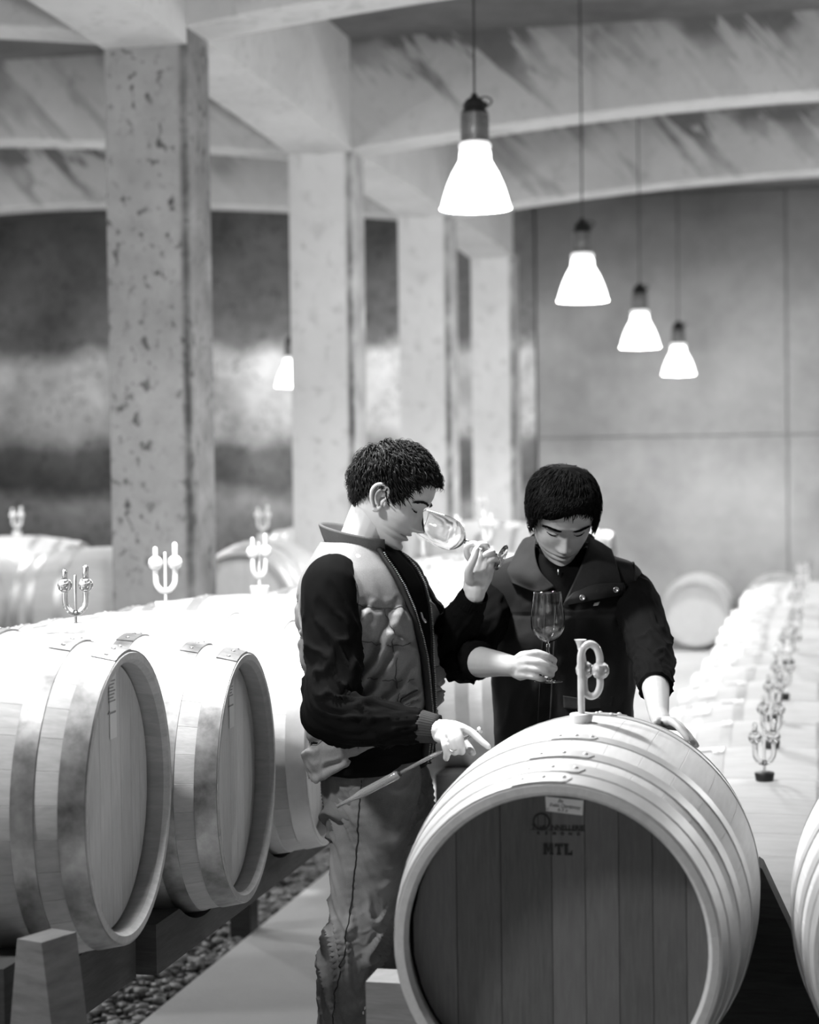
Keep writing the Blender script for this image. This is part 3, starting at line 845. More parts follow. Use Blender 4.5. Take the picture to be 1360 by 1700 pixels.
# left rack: two long scalloped rails with posts
lr = thing('barrel_rack', 'timber rack with painted shade, carrying the left row of barrels', 'rack', mat4=HALLROT)
cent = [a for a, b in LEFT]
RU = Matrix.Rotation(math.pi / 2, 4, 'Z')       # local x -> hall y (a)
for off, b0 in ((.30, 0), (-.30, 0)):
    for k0, k1, bb in ((0, 1, -1.88), (1, 4, -1.84), (4, 8, -1.55)):
        cs = cent[k0:k1]; s0, s1 = cs[0] - (.36 if k0 == 0 else .35), cs[-1] + .345
        cradle('cradle', cs, rad_at(off) + .004, ROWZ + (.073 if k0 == 0 else 0), s0, s1, .585, .70 + (.085 if k0 == 0 else 0), .09, Matrix.Translation((bb + off, 0, 0)) @ RU, lr, M['timber_shade'])
for b_ in (-1.56, -2.16):
    for a_ in ((3.36,) if b_ > -2 else (3.36, 5.0, 6.9, 8.9)):
        zt1 = .60 if b_ < -2 else .60
        MB().box(b_ - .04, b_ + .04, a_ - .05, a_ + .05, 0 if b_ > -2.12 else -.07, .585).obj('post', M['timber_shade'], lr, smooth=False)
MB().box(-1.25 - .04, -1.25 + .04, 8.6, 8.7, 0, .585).obj('post', M['timber_shade'], lr, smooth=False)
# the tall tapered chock before the nearest left barrel
ch = thing('timber_chock', 'pale tapered timber block standing before the nearest left barrel', 'block', loc=at(80, 1650, 3.62) * Vector((1, 1, 0)).length if False else (at(80, 1650, 3.62).x, at(80, 1650, 3.62).y, 0))
zt2 = at(80, 1556, 3.6).z
v = []
for (z, hw) in ((0, .085), (zt2 - .30, .075), (zt2, .032)):
    v += [(-hw * .9, -.05, z), (hw, -.05, z), (hw, .045, z), (-hw * .9, .045, z)]
f = [(3, 2, 1, 0), (8, 9, 10, 11)]
for j in range(2):
    for i in range(4): k = (i + 1) % 4; f.append((j*4+i, j*4+k, (j+1)*4+k, (j+1)*4+i))
MB().add(v, f).obj('block', wood('chock_timber', .14, .05, (2, 2, 10), 5, .7), ch, smooth=False, mat4=Matrix.Rotation(-TH - .35, 4, 'Z'))
MB().box(-.45, -.06, -.03, .03, zt2 - .36, zt2 - .28).obj('side_bar', M['timber'], ch, smooth=False)
# low rails under the right row
rk = thing('barrel_rack', 'low timber rails under the long right row', 'rack', mat4=HALLROT)
ac = [6.09 + .705 * i for i in range(16)]
for off in (-.25, .25):
    cradle('rail', ac, rad_at(off) + .006, RZ, 5.72, ac[-1] + .36, .0, .11, .09, Matrix.Translation((-.205 + off, 0, 0)) @ RU, rk, M['timber'])
BL = ['barrel between the first two columns', 'bright barrel left of the big speckled column', 'barrel cut by the left edge', 'far barrel glimpsed at the left edge', 'barrel behind the dark-vested man', 'far barrel behind the raised hand', 'far barrel behind the man in jeans']
# simple racks under the barrels farther back
for (c, face) in back:
    ax = Vector(face).normalized(); side = Vector((ax.y, -ax.x, 0))
    t = thing('barrel_rack', None, 'rack', loc=(c.x, c.y, 0), group='racks under the barrels farther back'); t['label'] = 'timber rack under the ' + BL.pop(0)
    ang = math.atan2(side.y, side.x)
    for off in (-.28, .28):
        m = Matrix.Translation((ax.x * off, ax.y * off, 0)) @ Matrix.Rotation(ang, 4, 'Z')
        cradle('cradle', [0], rad_at(off) + .004, c.z, -.34, .34, .56, .74, .08, m, t, M['timber'])
        for s in (-.28, .28): MB().box(s - .04, s + .04, -.035, .035, -.07, .56, m).obj('post', M['timber'], t, smooth=False)
# ================================================================ PEOPLE
def skin_mat(name, v, dark=.45):
    m, nt, p = newmat(name); c = coord(nt)
    at_ = nt.nodes.new('ShaderNodeAttribute'); at_.attribute_name = 'shade'
    n1 = noise_n(nt, c, 60, 3, .6)
    base = math_n(nt, 'ADD', v, math_n(nt, 'MULTIPLY', math_n(nt, 'SUBTRACT', n1, .5), .05))
    mot = ramp(nt, [(.35, .75), (.65, 1)], noise_n(nt, c, 900, 2, .5))
    val = mixf(nt, math_n(nt, 'MULTIPLY', at_.outputs['Fac'], mot, clamp=True), base, v * dark)
    cmb = nt.nodes.new('ShaderNodeCombineColor')
    for i in range(3): nt.links.new(val, cmb.inputs[i])
    nt.links.new(cmb.outputs[0], p.inputs['Base Color'])
    p.inputs['Roughness'].default_value = .5; p.inputs['Specular IOR Level'].default_value = .4
    p.inputs['Subsurface Weight'].default_value = .15; p.inputs['Subsurface Radius'].default_value = (.008, .008, .008); p.inputs['Subsurface Scale'].default_value = 1
    bump(nt, p, noise_n(nt, c, 350, 3, .6), .08, .001)
    return m
M['skin'] = skin_mat('fair_skin', .55); M['skin2'] = skin_mat('skin', .40)
M['hair'] = noisy('black_hair', .006, .004, 60, .6, spec=.16, bstr=0)
M['hair2'] = noisy('matt_black_hair', .003, .002, 60, .75, spec=.05, bstr=0)
def cloth(name, v, var=.03, weave=700, rough=.9, spec=.15, sheen=0.0, blot=0.0, stretch=(1,1,1)):
    m, nt, p = newmat(name); c = coord(nt)
    n1 = noise_n(nt, c, 5, 4, .6); n2 = noise_n(nt, mapping(nt, c, stretch), weave, 2, .5)
    val = math_n(nt, 'ADD', ramp(nt, [(.3, max(0, v - var)), (.7, v + var)], n1), math_n(nt, 'MULTIPLY', math_n(nt, 'SUBTRACT', n2, .5), v * .5))
    if blot:
        at_ = nt.nodes.new('ShaderNodeAttribute'); at_.attribute_name = 'fade'
        val = mixf(nt, math_n(nt, 'MULTIPLY', at_.outputs['Fac'], blot, clamp=True), val, v * 3.2)
    val = math_n(nt, 'MAXIMUM', val, .002)
    cmb = nt.nodes.new('ShaderNodeCombineColor')
    for i in range(3): nt.links.new(val, cmb.inputs[i])
    nt.links.new(cmb.outputs[0], p.inputs['Base Color'])
    p.inputs['Roughness'].default_value = rough; p.inputs['Specular IOR Level'].default_value = spec
    if sheen: p.inputs['Sheen Weight'].default_value = sheen
    bump(nt, p, n2, .3, .0008)
    return m
M['sweater'] = cloth('dark_knit', .0032, .001, spec=.06)
M['cuff'] = cloth('ribbed_cuff', .04, .01)
M['vest1'] = cloth('quilted_nylon', .165, .012, 300, .6, .35)
M['collar1'] = cloth('ribbed_collar', .085, .01, 500)
M['piping'] = cloth('dark_piping', .03, .01)
M['vest2'] = cloth('dark_canvas_vest', .014, .004, 500, .8, .15)
M['vest2b'] = cloth('canvas_collar', .022, .006, 500, .8, .15)
M['denim'] = cloth('worn_denim', .10, .04, 420, .85, .2, blot=.85)
M['denim_dark'] = cloth('dark_trousers', .012, .004)
M['leather'] = plain('shoe_leather', .03, .5)

def nz(p, f, seed=0.0): return mnoise.noise(Vector(p) * f + Vector((seed, seed * 1.7, -seed)))
def interp(x, xs, ys): return float(np.interp(x, xs, ys))

def union_mesh(mb, voxel, smooth=3, name='body'):
    me = mb.mesh(name)
    tmp = bpy.data.objects.new('tmp', me); COL.objects.link(tmp)
    md = tmp.modifiers.new('r', 'REMESH'); md.mode = 'VOXEL'; md.voxel_size = voxel; md.use_smooth_shade = True
    if smooth:
        s_ = tmp.modifiers.new('s', 'SMOOTH'); s_.factor = .5; s_.iterations = smooth
    dg = bpy.context.evaluated_depsgraph_get()
    out = bpy.data.meshes.new_from_object(tmp.evaluated_get(dg))
    bpy.data.objects.remove(tmp, do_unlink=True)
    return out

# ---------------- head
ZC = [0, .006, .012, .02, .028, .038, .045, .053, .064, .08, .10, .118, .135, .155, .175, .195, .215, .228, .2345, .236]
YF = [.066, .080, .087, .087, .083, .0895, .0865, .092, .089, .089, .0895, .0895, .0985, .100, .096, .084, .060, .035, .012, .001]
ZB = [0, .03, .05, .08, .11, .14, .17, .20, .22, .232, .236]
YB = [-.03, -.045, -.058, -.078, -.092, -.098, -.095, -.074, -.045, -.015, -.001]
ZW = [0, .006, .015, .03, .05, .07, .09, .11, .13, .16, .19, .21, .225, .2335, .236]
WW = [.036, .044, .0490, .0540, .0590, .0638, .0685, .0715, .0735, .0755, .0700, .0560, .036, .014, .001]
def head_point(t, z, o):
    """t azimuth (0 front), z height; o: options dict"""
    yf, yb, w = interp(z, ZC, YF), interp(z, ZB, YB), interp(z, ZW, WW) * o.get('w', 1.0)
    s, c = math.sin(t), math.cos(t)
    low = max(0, min(1, (.075 - z) / .06))
    ex = 1.0 + .12 * low
    x = w * math.copysign(abs(s) ** (.86 + .14 * low), s)
    if c > 0: y = yf * abs(c) ** (.92 + .62 * low)
    else: y = yb * abs(c) ** .9
    # the jaw rises towards the ear
    if c > 0:
        fr = max(0.0, c)
        # nose
        h = interp(z, [.058, .0625, .066, .071, .076, .084, .094, .106, .116, .124], [0, .006, .019, .0285, .0300, .0245, .0170, .0095, .0040, 0]) * o.get('nose', 1.0)
        wn = interp(z, [.062, .072, .08, .09, .11, .12], [.0150, .0145, .0110, .0085, .0075, .009])
        y += h * math.exp(-(abs(x) / wn) ** 2.4)
        ax = abs(x)
        def G(cx, cz, sx, sz, amp): return amp * math.exp(-((ax - cx) / sx) ** 2 - ((z - cz) / sz) ** 2)
        y += G(.031, .119, .0165, .0105, -.0135)       # socket
        y += G(.0315, .1165, .0120, .0075, .0085)      # lid over the eyeball
        y += G(.018, .112, .006, .008, -.004)
        y += G(.028, .134, .020, .0055, .0045)         # brow ridge
        y += G(.046, .090, .018, .014, .0040)          # cheekbone
        y += G(.034, .055, .014, .018, -.0030)
        y += G(.0125, .0685, .0050, .0045, .0050)      # nose wing
        y += G(.0060, .0640, .0034, .0022, -.0085)     # nostril
        y += G(0, .0525, .020, .0038, .0034)           # upper lip
        y += G(0, .0395, .018, .0048, .0042)           # lower lip
        y += G(0, .0462, .023, .0016, -.0060)          # mouth line
        y += G(.0250, .046, .004, .004, -.0030)
        y += G(0, .0295, .017, .0045, -.0035)
        y += G(0, .014, .015, .009, .0030)
        y += G(0, .0590, .0030, .0045, -.0018)
    return Vector((x, y, z))
def head_grid(o):
    NT, NZ = 168, 150
    ts = []
    for i in range(NT):
        q = -1 + 2 * i / NT
        ts.append(math.pi * math.copysign(abs(q) ** 1.45, q))
    zs = [interp(j / (NZ - 1), [0, .85, 1], [0, .205, .236]) for j in range(NZ)]
    v = [head_point(t, z, o) for z in zs for t in ts]
    f = []
    for j in range(NZ - 1):
        for i in range(NT):
            k = (i + 1) % NT; f.append((j*NT+i, j*NT+k, (j+1)*NT+k, (j+1)*NT+i))
    f.append(tuple(range(NT - 1, -1, -1))); f.append(tuple((NZ-1)*NT + i for i in range(NT)))
    # tilt the jaw: raise the underside towards the back
    for p in v:
        if p.z < .06:
            lift = (.06 - p.z) / .06
            p.z += lift * interp(p.y, [-.05, .0, .05, .09], [.032, .022, .006, 0])
    return v, f
def ear_mesh(sgn):
    """outer ear, local to the head, sgn +1 right side"""
    mb = MB(); X = sgn
    def P(y, z, out): return Vector((X * (.0715 + out), y, z))
    hel = curve_pts([P(.012, .104, .002), P(.014, .118, .008), P(.008, .130, .012), P(-.006, .135, .016), P(-.019, .127, .020), P(-.023, .112, .021), P(-.018, .096, .018), P(-.010, .084, .013), P(-.002, .074, .009), P(.006, .074, .006), P(.009, .082, .003)], 5)
    k = len(hel); mb.tube(hel, [.0030 + .0012 * math.sin(math.pi * i / k) + (.0022 if i > k * .78 else 0) for i in range(k)], 8)
    anti = curve_pts([P(.002, .124, .010), P(-.008, .120, .013), P(-.0125, .108, .014), P(-.008, .095, .012), P(.0, .087, .010)], 5)
    mb.tube(anti, .0030, 8)
    mb.tube([P(.011, .103, .004), P(.009, .096, .008), P(.010, .090, .004)], [.004, .0042, .003], 8)
    # bowl
    ring = hel[3:-8]; cen = P(-.002, .104, .003)
    v = [cen] + ring + [p + Vector((-X * .004, 0, 0)) for p in [cen] + ring]; n = len(ring); f = []
    for i in range(n - 1): f += [(0, 1 + i, 2 + i), (n + 1, n + 3 + i, n + 2 + i)]
    for i in range(n - 1): f.append((1 + i, n + 2 + i, n + 3 + i, 2 + i))
    mb.add(v, f)
    return mb
def frame(pivot_world, fwd, up, pivot_local, scale=1.0):
    y = Vector(fwd).normalized(); z = Vector(up); z = (z - y * z.dot(y)).normalized(); x = y.cross(z)
    m = Matrix(((x.x, y.x, z.x, 0), (x.y, y.y, z.y, 0), (x.z, y.z, z.z, 0), (0, 0, 0, 1))) @ Matrix.Scale(scale, 4)
    m.translation = Vector(pivot_world) - (m.to_3x3() @ Vector(pivot_local))
    return m
from mathutils.bvhtree import BVHTree
def build_hair(o, bvh, mat, parent, mw, hairline, whorl, n, L, lift, thick, seed, flow_fn=None, messy=.3, name='hair', shell_off=.006, jit=(.6, 1.5), bumpy=.8):
    rnd = random.Random(seed); mb = MB()
    # shell under the locks
    NT, NZ = 96, 70; idx = {}; v = []; f = []
    for j in range(NZ):
        z = .236 * (j / (NZ - 1)) ** .8
        for i in range(NT):
            t = -math.pi + 2 * math.pi * i / NT
            if z < hairline(t) + .004: continue
            p = head_point(t, z, o); c = Vector((0, 0, .12)); nn = (p - c).normalized()
            edge = min(1, (z - hairline(t)) / .03)
            idx[(i, j)] = len(v); v.append(p + nn * (shell_off * edge + .0015 + lift * .45 * edge * (0.6 + bumpy * nz(p, 40, 3))))
    for j in range(NZ - 1):
        for i in range(NT):
            k = (i + 1) % NT; q = [(i, j), (k, j), (k, j+1), (i, j+1)]
            if all(a in idx for a in q): f.append(tuple(idx[a] for a in q))
    mb.add(v, f)
    cnt = 0
    while cnt < n:
        t = rnd.uniform(-math.pi, math.pi); z = .236 * rnd.random() ** .62
        hl = hairline(t)
        if z < hl: continue
        cnt += 1
        p = head_point(t, z, o)
        hit = bvh.find_nearest(p)
        if hit[0] is None: continue
        loc, nor = hit[0], hit[1]
        if nor.dot(loc - Vector((0, 0, .11))) < 0: nor = -nor
        fl = flow_fn(loc, nor, rnd) if flow_fn else (loc - whorl)
        fl = (fl - nor * fl.dot(nor)); fl = fl.normalized() if fl.length > 1e-5 else Vector((0, 1, 0))
        side = nor.cross(fl)
        fl = (fl + side * rnd.uniform(-messy, messy)).normalized()
        length = L * rnd.uniform(.7, 1.25) * (1 if z > .12 else max(.35, (z / .12)))
        length *= max(.4, min(1, (z - hl) / .03)); lf = lift * rnd.uniform(*jit) * (1 if z > .13 else max(.25, (z - .03) / .10))
        K = 5; pts = []; cur = loc.copy(); d = fl
        for s in range(K + 1):
            q = s / K
            h = bvh.find_nearest(cur); ln, nn = h[0], h[1]
            if nn.dot(ln - Vector((0, 0, .11))) < 0: nn = -nn
            pts.append(ln + nn * (lf * (math.sin(min(1, q * 1.25 + .08) * math.pi / 2)) * (1 + .35 * math.sin(q * 5 + cnt))) - nn * (.001 if s == 0 else 0))
            d = (d - nn * d.dot(nn)).normalized()
            d = (d + side * rnd.uniform(-.15, .15) + Vector((0, 0, -.10))).normalized()
            cur = ln + d * (length / K)
        rad = [thick * w for w in (.7, 1.0, 1.0, .85, .6, .15)]
        k = len(pts); rr_ = []
        vv = []; ff = []
        for i_ in range(k):
            tt = (pts[min(i_+1, k-1)] - pts[max(i_-1, 0)]).normalized(); a = (nor - tt * nor.dot(tt)).normalized(); b = tt.cross(a)
            for (ca, cb) in ((.45, 0), (-.2, 1.0), (-.2, -1.0)): vv.append(pts[i_] + a * (rad[i_] * ca) + b * (rad[i_] * cb))
        for j in range(k - 1):
            for i_ in range(3):
                q_ = (i_ + 1) % 3; ff.append((j*3+i_, j*3+q_, (j+1)*3+q_, (j+1)*3+i_))
        ff.append((2, 1, 0)); ff.append(((k-1)*3, (k-1)*3+1, (k-1)*3+2))
        mb.add(vv, ff)
    mb.v = [mw @ p for p in mb.v]
    return mb.obj(name, mat, parent, recalc=True)
def small_hairs(name, curve, mw, n, L, r, mat, parent, seed, droop=(0, 0, -1), spread=.004):
    """eyebrow / lash strokes along a curve in head space"""
    rnd = random.Random(seed); mb = MB()
    for i in range(n):
        q = rnd.random() * (len(curve) - 1.001); k = int(q); p = curve[k].lerp(curve[k+1], q - k)
        d = (curve[min(k+1, len(curve)-1)] - curve[max(k-1, 0)]).normalized()
        p = p + Vector((rnd.uniform(-.001, .001), rnd.uniform(-.0003, .0006), rnd.uniform(-spread, spread)))
        e = p + d * L * rnd.uniform(.5, 1) + Vector(droop) * L * rnd.uniform(.0, .5)
        mb.tube([p, (p + e) / 2 + Vector((0, .0006, 0)), e], [r, r, r * .4], 4)
    mb.v = [mw @ p for p in mb.v]
    return mb.obj(name, mat, parent)
def face_curve(xs, zs, o, off=.0006):
    out = []
    for x, z in zip(xs, zs):
        w = interp(z, ZW, WW); t = math.asin(max(-1, min(1, (abs(x) / w) ** (1 / .86)))) * (1 if x >= 0 else -1)
        p = head_point(t, z, o); p.y += off; out.append(p)
    return out

def finger(mb, pts, r0=.0088, r1=.0068, sub=4):
    c = curve_pts(pts, sub); k = len(c)
    mb.tube(c, [r0 + (r1 - r0) * i / (k - 1) + .0005 * math.sin(i / (k - 1) * math.pi * 3) ** 2 for i in range(k)], 10)
def palm(mb, wrist, knuckles, rw=.021, rk=.0105, mid=.0125):
    """metacarpals as tubes from the wrist to each knuckle, close enough to melt together"""
    w0, w1 = wrist
    for i, k in enumerate(knuckles):
        q = i / (len(knuckles) - 1); s = w0.lerp(w1, q)
        m = s.lerp(k, .55)
        mb.tube([s, m, k], [rw * .62, mid * 1.12, rk], 10)
    for i in range(len(knuckles) - 1):
        a = w0.lerp(w1, i / 3).lerp(knuckles[i], .5); b = w0.lerp(w1, (i + 1) / 3).lerp(knuckles[i+1], .5)
        mb.tube([a, b], .0125, 10); mb.tube([knuckles[i] * .85 + w0 * .15, knuckles[i+1] * .85 + w1 * .15], .0098, 10)

def loft(rings, nseg, disp=None, close=True):
    """rings: list of (center, xaxis*a, yaxis*bf, yaxis*bb, expo). returns MB with dense loft; disp(angle, k, point, normal)->offset"""
    mb = MB(); v = []; f = []; K = len(rings)
    base = []
    for (c, ax, bf, bb, e) in rings:
        row = []
        for i in range(nseg):
            t = 2 * math.pi * i / nseg; s, co = math.sin(t), math.cos(t)
            x = math.copysign(abs(s) ** e, s); y = math.copysign(abs(co) ** e, co)
            row.append(c + ax * x + (bf if co > 0 else bb) * y)
        base.append(row)
    for j in range(K):
        for i in range(nseg):
            p = base[j][i]
            if disp:
                a = base[min(j+1, K-1)][i] - base[max(j-1, 0)][i]; b = base[j][(i+1) % nseg] - base[j][i-1]
                n = b.cross(a)
                n = n.normalized() if n.length > 1e-9 else Vector((0, 0, 1))
                if n.dot(p - rings[j][0]) < 0: n = -n
                p = p + n * disp(2 * math.pi * i / nseg, j / (K - 1), p, n)
            v.append(p)
    for j in range(K - 1):
        for i in range(nseg):
            k = (i + 1) % nseg; f.append((j*nseg+i, j*nseg+k, (j+1)*nseg+k, (j+1)*nseg+i))
    if close:
        f.append(tuple(range(nseg - 1, -1, -1))); f.append(tuple((K-1)*nseg + i for i in range(nseg)))
    return mb.add(v, f)
def dense(keys, n):
    """keys: list of tuples of floats; smooth interpolation to n rows"""
    arr = np.array(keys, float); K = len(arr); out = []
    xs = np.arange(K)
    for i in range(n):
        q = i / (n - 1) * (K - 1); k = min(int(q), K - 2); t = q - k
        p0 = arr[max(k-1, 0)]; p1 = arr[k]; p2 = arr[k+1]; p3 = arr[min(k+2, K-1)]
        out.append(0.5 * ((2*p1) + (p2-p0)*t + (2*p0-5*p1+4*p2-p3)*t*t + (3*p1-p0-3*p2+p3)*t**3))
    return out
def sleeve(path, radii, folds, seed, nring=110, nseg=64, name='sleeve', open_end=.9, freq=26, flat=1.0):
    """cloth tube along path; folds: amplitude (m) at positions; creases run around the tube"""
    pts = curve_pts(path, max(2, nring // (len(path) - 1))); K = len(pts)
    rs = [float(np.interp(i / (K - 1), np.linspace(0, 1, len(radii)), radii)) for i in range(K)]
    rows = []; nrm = Vector((0, -1, .2)).normalized()
    for i, p in enumerate(pts):
        t = (pts[min(i+1, K-1)] - pts[max(i-1, 0)]).normalized()
        nrm = (nrm - t * nrm.dot(t)).normalized(); b = t.cross(nrm); r = rs[i]
        rows.append((p, nrm * r, b * r * flat, b * r * flat, 1.0))
    fx = np.linspace(0, 1, len(folds))
    def disp(a, q, p, n):
        amp = float(np.interp(q, fx, folds))
        s = q * K * .0 + q
        w = Vector((math.cos(a) * .8, math.sin(a) * .8, s * 4.2 + .55 * math.sin(a + seed)))
        x = mnoise.noise(w * 1.9 + Vector((seed, 0, 0)))
        y = mnoise.noise(w * 4.1 + Vector((0, seed, 0)))
        ridge = max(-.1, 1 - abs(x) * 4.5) ** 2 if abs(x) < .3 else 0
        return amp * (ridge - .2) + amp * .5 * y
    return loft(rows, nseg, disp)
def tip_ring(path, r, w, thick, name, mat, parent):
    pass

# ------------------------------------------------------------ first man: quilted vest and jeans, nose in the glass
PSI = math.radians(24)
F1 = Vector((math.cos(PSI), -math.sin(PSI), 0)); R1 = Vector((-math.sin(PSI), -math.cos(PSI), 0))
D1 = 4.76
def zz(py, d, px=680): return at(px, py, d).z
base1 = at(612, 1000, D1); base1.z = 0
man1 = thing('person', 'man in quilted vest and worn jeans, his nose in a tilted wine glass', 'person', loc=base1)
INV1 = Matrix.Translation(-base1)
def put(mb, name, mat, parent, inv, recalc=True, sharp=None):
    mb.v = [inv @ Vector(p) for p in mb.v]
    return mb.obj(name, mat, parent, recalc=recalc, sharp=sharp)
def L1(r, f, z): return base1 + R1 * r + F1 * f + Vector((0, 0, z))
# head
opt1 = dict(nose=1.0, w=.98)
hf = Vector((.872, -.17, -.475)); hu = Vector((.475, -.05, .88))
MW1 = frame(at(640, 826, D1 + .0), hf, hu, (0, -.003, .104), 1.04)
def build_head(o, mw):
    v, f = head_grid(o); bv = BVHTree.FromPolygons([tuple(p) for p in v], [q for q in f])
    return v, f, bv
hv1, hfc1, bvh1 = build_head(opt1, MW1)
def shade_of(p, stub=1.0):
    """stubble, lips and painted recess shade, a value 0..1 for a head-space point"""
    s = 0
    if p.y > .02 and p.z < .075:
        q1 = min(1, (p.y - .02) / .05); q2 = min(1, max(0, (.074 - p.z) / .035)); s = max(s, stub * .5 * q1 * q1 * (3 - 2 * q1) * q2 * q2 * (3 - 2 * q2))
    if p.y > .07 and abs(p.x) < .021 and .036 < p.z < .056: s = .55
    if p.y > .07 and abs(p.x) < .024 and abs(p.z - .0462) < .0016: s = 1.6
    if p.y > .07 and (abs(p.x) - .006) ** 2 + (p.z - .064) ** 2 < .003 ** 2: s = 1.5  # mouth line and nostrils: recess shade put into the colour
    return s
def assemble_body(name, bodymesh, head_v, head_f, mw, ears, mat, parent, inv, stub=1.0):
    v = [inv @ q.co for q in bodymesh.vertices]; f = [tuple(p.vertices) for p in bodymesh.polygons]
    sh = [0.0] * len(v)
    n = len(v); v += [inv @ (mw @ p) for p in head_v]; f += [tuple(i + n for i in q) for q in head_f]; sh += [shade_of(p, stub) for p in head_v]
    for e in ears:
        n = len(v); v += [inv @ (mw @ p) for p in e.v]; f += [tuple(i + n for i in q) for q in e.f]; sh += [0.0] * len(e.v)
    me = mesh_from(name, v, f)
    a = me.attributes.new('shade', 'FLOAT', 'POINT'); a.data.foreach_set('value', sh)
    bm = bmesh.new(); bm.from_mesh(me); bmesh.ops.recalc_face_normals(bm, faces=bm.faces); bm.to_mesh(me); bm.free()
    return link(name, me, mat, parent)
B = MB()
neck_top = MW1 @ Vector((0, -.012, .065)); nb1 = L1(0, -.035, 1.50)
B.tube([nb1 - Vector((0, 0, .06)), nb1, nb1.lerp(neck_top, .5), neck_top], [.066, .060, .0575, .058], 20)
# slim torso, hips and legs under the clothes
for side in (-1, 1):
    B.tube([L1(side * .02, 0, 1.46), L1(side * .10, 0, 1.47), L1(side * .15, 0, 1.44)], [.06, .055, .05], 12)
    B.tube([L1(side * .05, .0, 1.42), L1(side * .06, .0, 1.2), L1(side * .06, .0, .95)], [.085, .080, .065], 16)
# near arm
sh_r = L1(.178, -.012, 1.43); el_r = at(556, 1182, 4.46); wr_r = at(724, 1210, 4.40)
sh_l = L1(-.17, .0, 1.43); el_l = at(740, 1082, 4.86); wr_l = at(788, 988, 4.72)
B.tube([sh_r, sh_r.lerp(el_r, .5), el_r, el_r.lerp(wr_r, .5), wr_r], [.042, .040, .036, .034, .024], 14)
B.tube([sh_l, sh_l.lerp(el_l, .5), el_l, el_l.lerp(wr_l, .5), wr_l], [.042, .040, .036, .032, .025], 14)
# legs (under the jeans)
hipn, kneen, ankn = L1(.085, .0, .90), at(594, 1565, 4.66), at(572, 1868, 4.66)
hipf, kneef, ankf = L1(-.085, .01, .90), at(662, 1560, 4.86), at(640, 1860, 4.9)
for (h, k_, a) in ((hipn, kneen, ankn), (hipf, kneef, ankf)):
    B.tube([h, h.lerp(k_, .5), k_, k_.lerp(a, .35), a], [.05, .05, .042, .04, .03], 14)
    B.tube([a, a + F1 * .08 - Vector((0, 0, .05)), a + F1 * .15 - Vector((0, 0, .07))], [.03, .028, .02], 10)
# near hand: loose fist over the pipette, first finger pointing down onto the barrel
K = [at(770, 1209, 4.335), at(759, 1212, 4.325), at(748, 1219, 4.325), at(737, 1227, 4.335)]
palm(B, (at(738, 1203, 4.375), at(726, 1222, 4.385)), K)
B.tube([wr_r, at(731, 1212, 4.38)], [.024, .025], 12)
finger(B, [K[0], at(785, 1217, 4.325), at(799, 1230, 4.31), at(811, 1240, 4.30)], .0098, .0072)
finger(B, [K[1], at(764, 1227, 4.31), at(766, 1242, 4.312), at(767, 1248, 4.335), at(768, 1240, 4.36)], .0098, .0078)
finger(B, [K[2], at(752, 1231, 4.312), at(755, 1244, 4.312), at(755, 1249, 4.335), at(756, 1240, 4.362)], .0094, .0074)
finger(B, [K[3], at(739, 1239, 4.318), at(742, 1252, 4.322), at(741, 1259, 4.335), at(741, 1250, 4.36)], .0086, .0068)
finger(B, [at(741, 1208, 4.40), at(760, 1222, 4.415), at(775, 1236, 4.40), at(785, 1250, 4.375)], .0110, .0082)
# far hand: raised, thumb and first fingers pinching the stem
g0, g1 = at(700, 866, 4.775), at(833, 926, 4.70)             # glass: rim centre, foot centre
K = [at(785, 934, 4.705), at(796, 930, 4.70), at(807, 933, 4.70), at(815, 941, 4.705)]
palm(B, (at(777, 976, 4.71), at(799, 980, 4.71)), K, mid=.0140)
B.tube([wr_l, at(789, 975, 4.715)], [.026, .027], 12)
finger(B, [K[0], at(776, 921, 4.69), at(775, 908, 4.68), at(783, 903, 4.675), at(792, 903, 4.68)], .0092, .0070)
finger(B, [K[1], at(803, 917, 4.685), at(808, 907, 4.67), at(800, 903, 4.665), at(790, 906, 4.675)], .0092, .0072)
finger(B, [K[2], at(814, 922, 4.685), at(818, 917, 4.665), at(811, 918, 4.655), at(804, 922, 4.66)], .0088, .0070)
finger(B, [K[3], at(822, 932, 4.69), at(823, 927, 4.67), at(817, 928, 4.66), at(811, 932, 4.665)], .0078, .0062)
finger(B, [at(778, 962, 4.69), at(779, 945, 4.67), at(787, 927, 4.655), at(791, 912, 4.655)], .0120, .0085)
bm1 = union_mesh(B, .0030, 4)
assemble_body('body', bm1, hv1, hfc1, MW1, [ear_mesh(1), ear_mesh(-1)], M['skin'], man1, INV1, 1.0)
def hl1(t):
    a = abs(t); return interp(a, [0, .35, .65, .9, 1.1, 1.22, 1.38, 1.48, 1.60, 1.85, 2.05, 2.3, 2.7, 3.15], [.184, .184, .182, .172, .155, .125, .096, .112, .130, .128, .088, .064, .052, .048])
MWL1 = INV1 @ MW1
def flow1(p, n, r):
    w = Vector((0, -.055, .22)); d = (p - w).normalized()
    return d * .5 + Vector((0, .75, .12 if p.y > .03 else -.12)) + Vector((r.uniform(-.3, .3), r.uniform(-.3, .3), r.uniform(-.2, .3)))
build_hair(opt1, bvh1, M['hair'], man1, MWL1, hl1, Vector((0, -.06, .23)), 4600, .036, .0130, .0016, 5, flow1, .28, jit=(.7, 1.3))
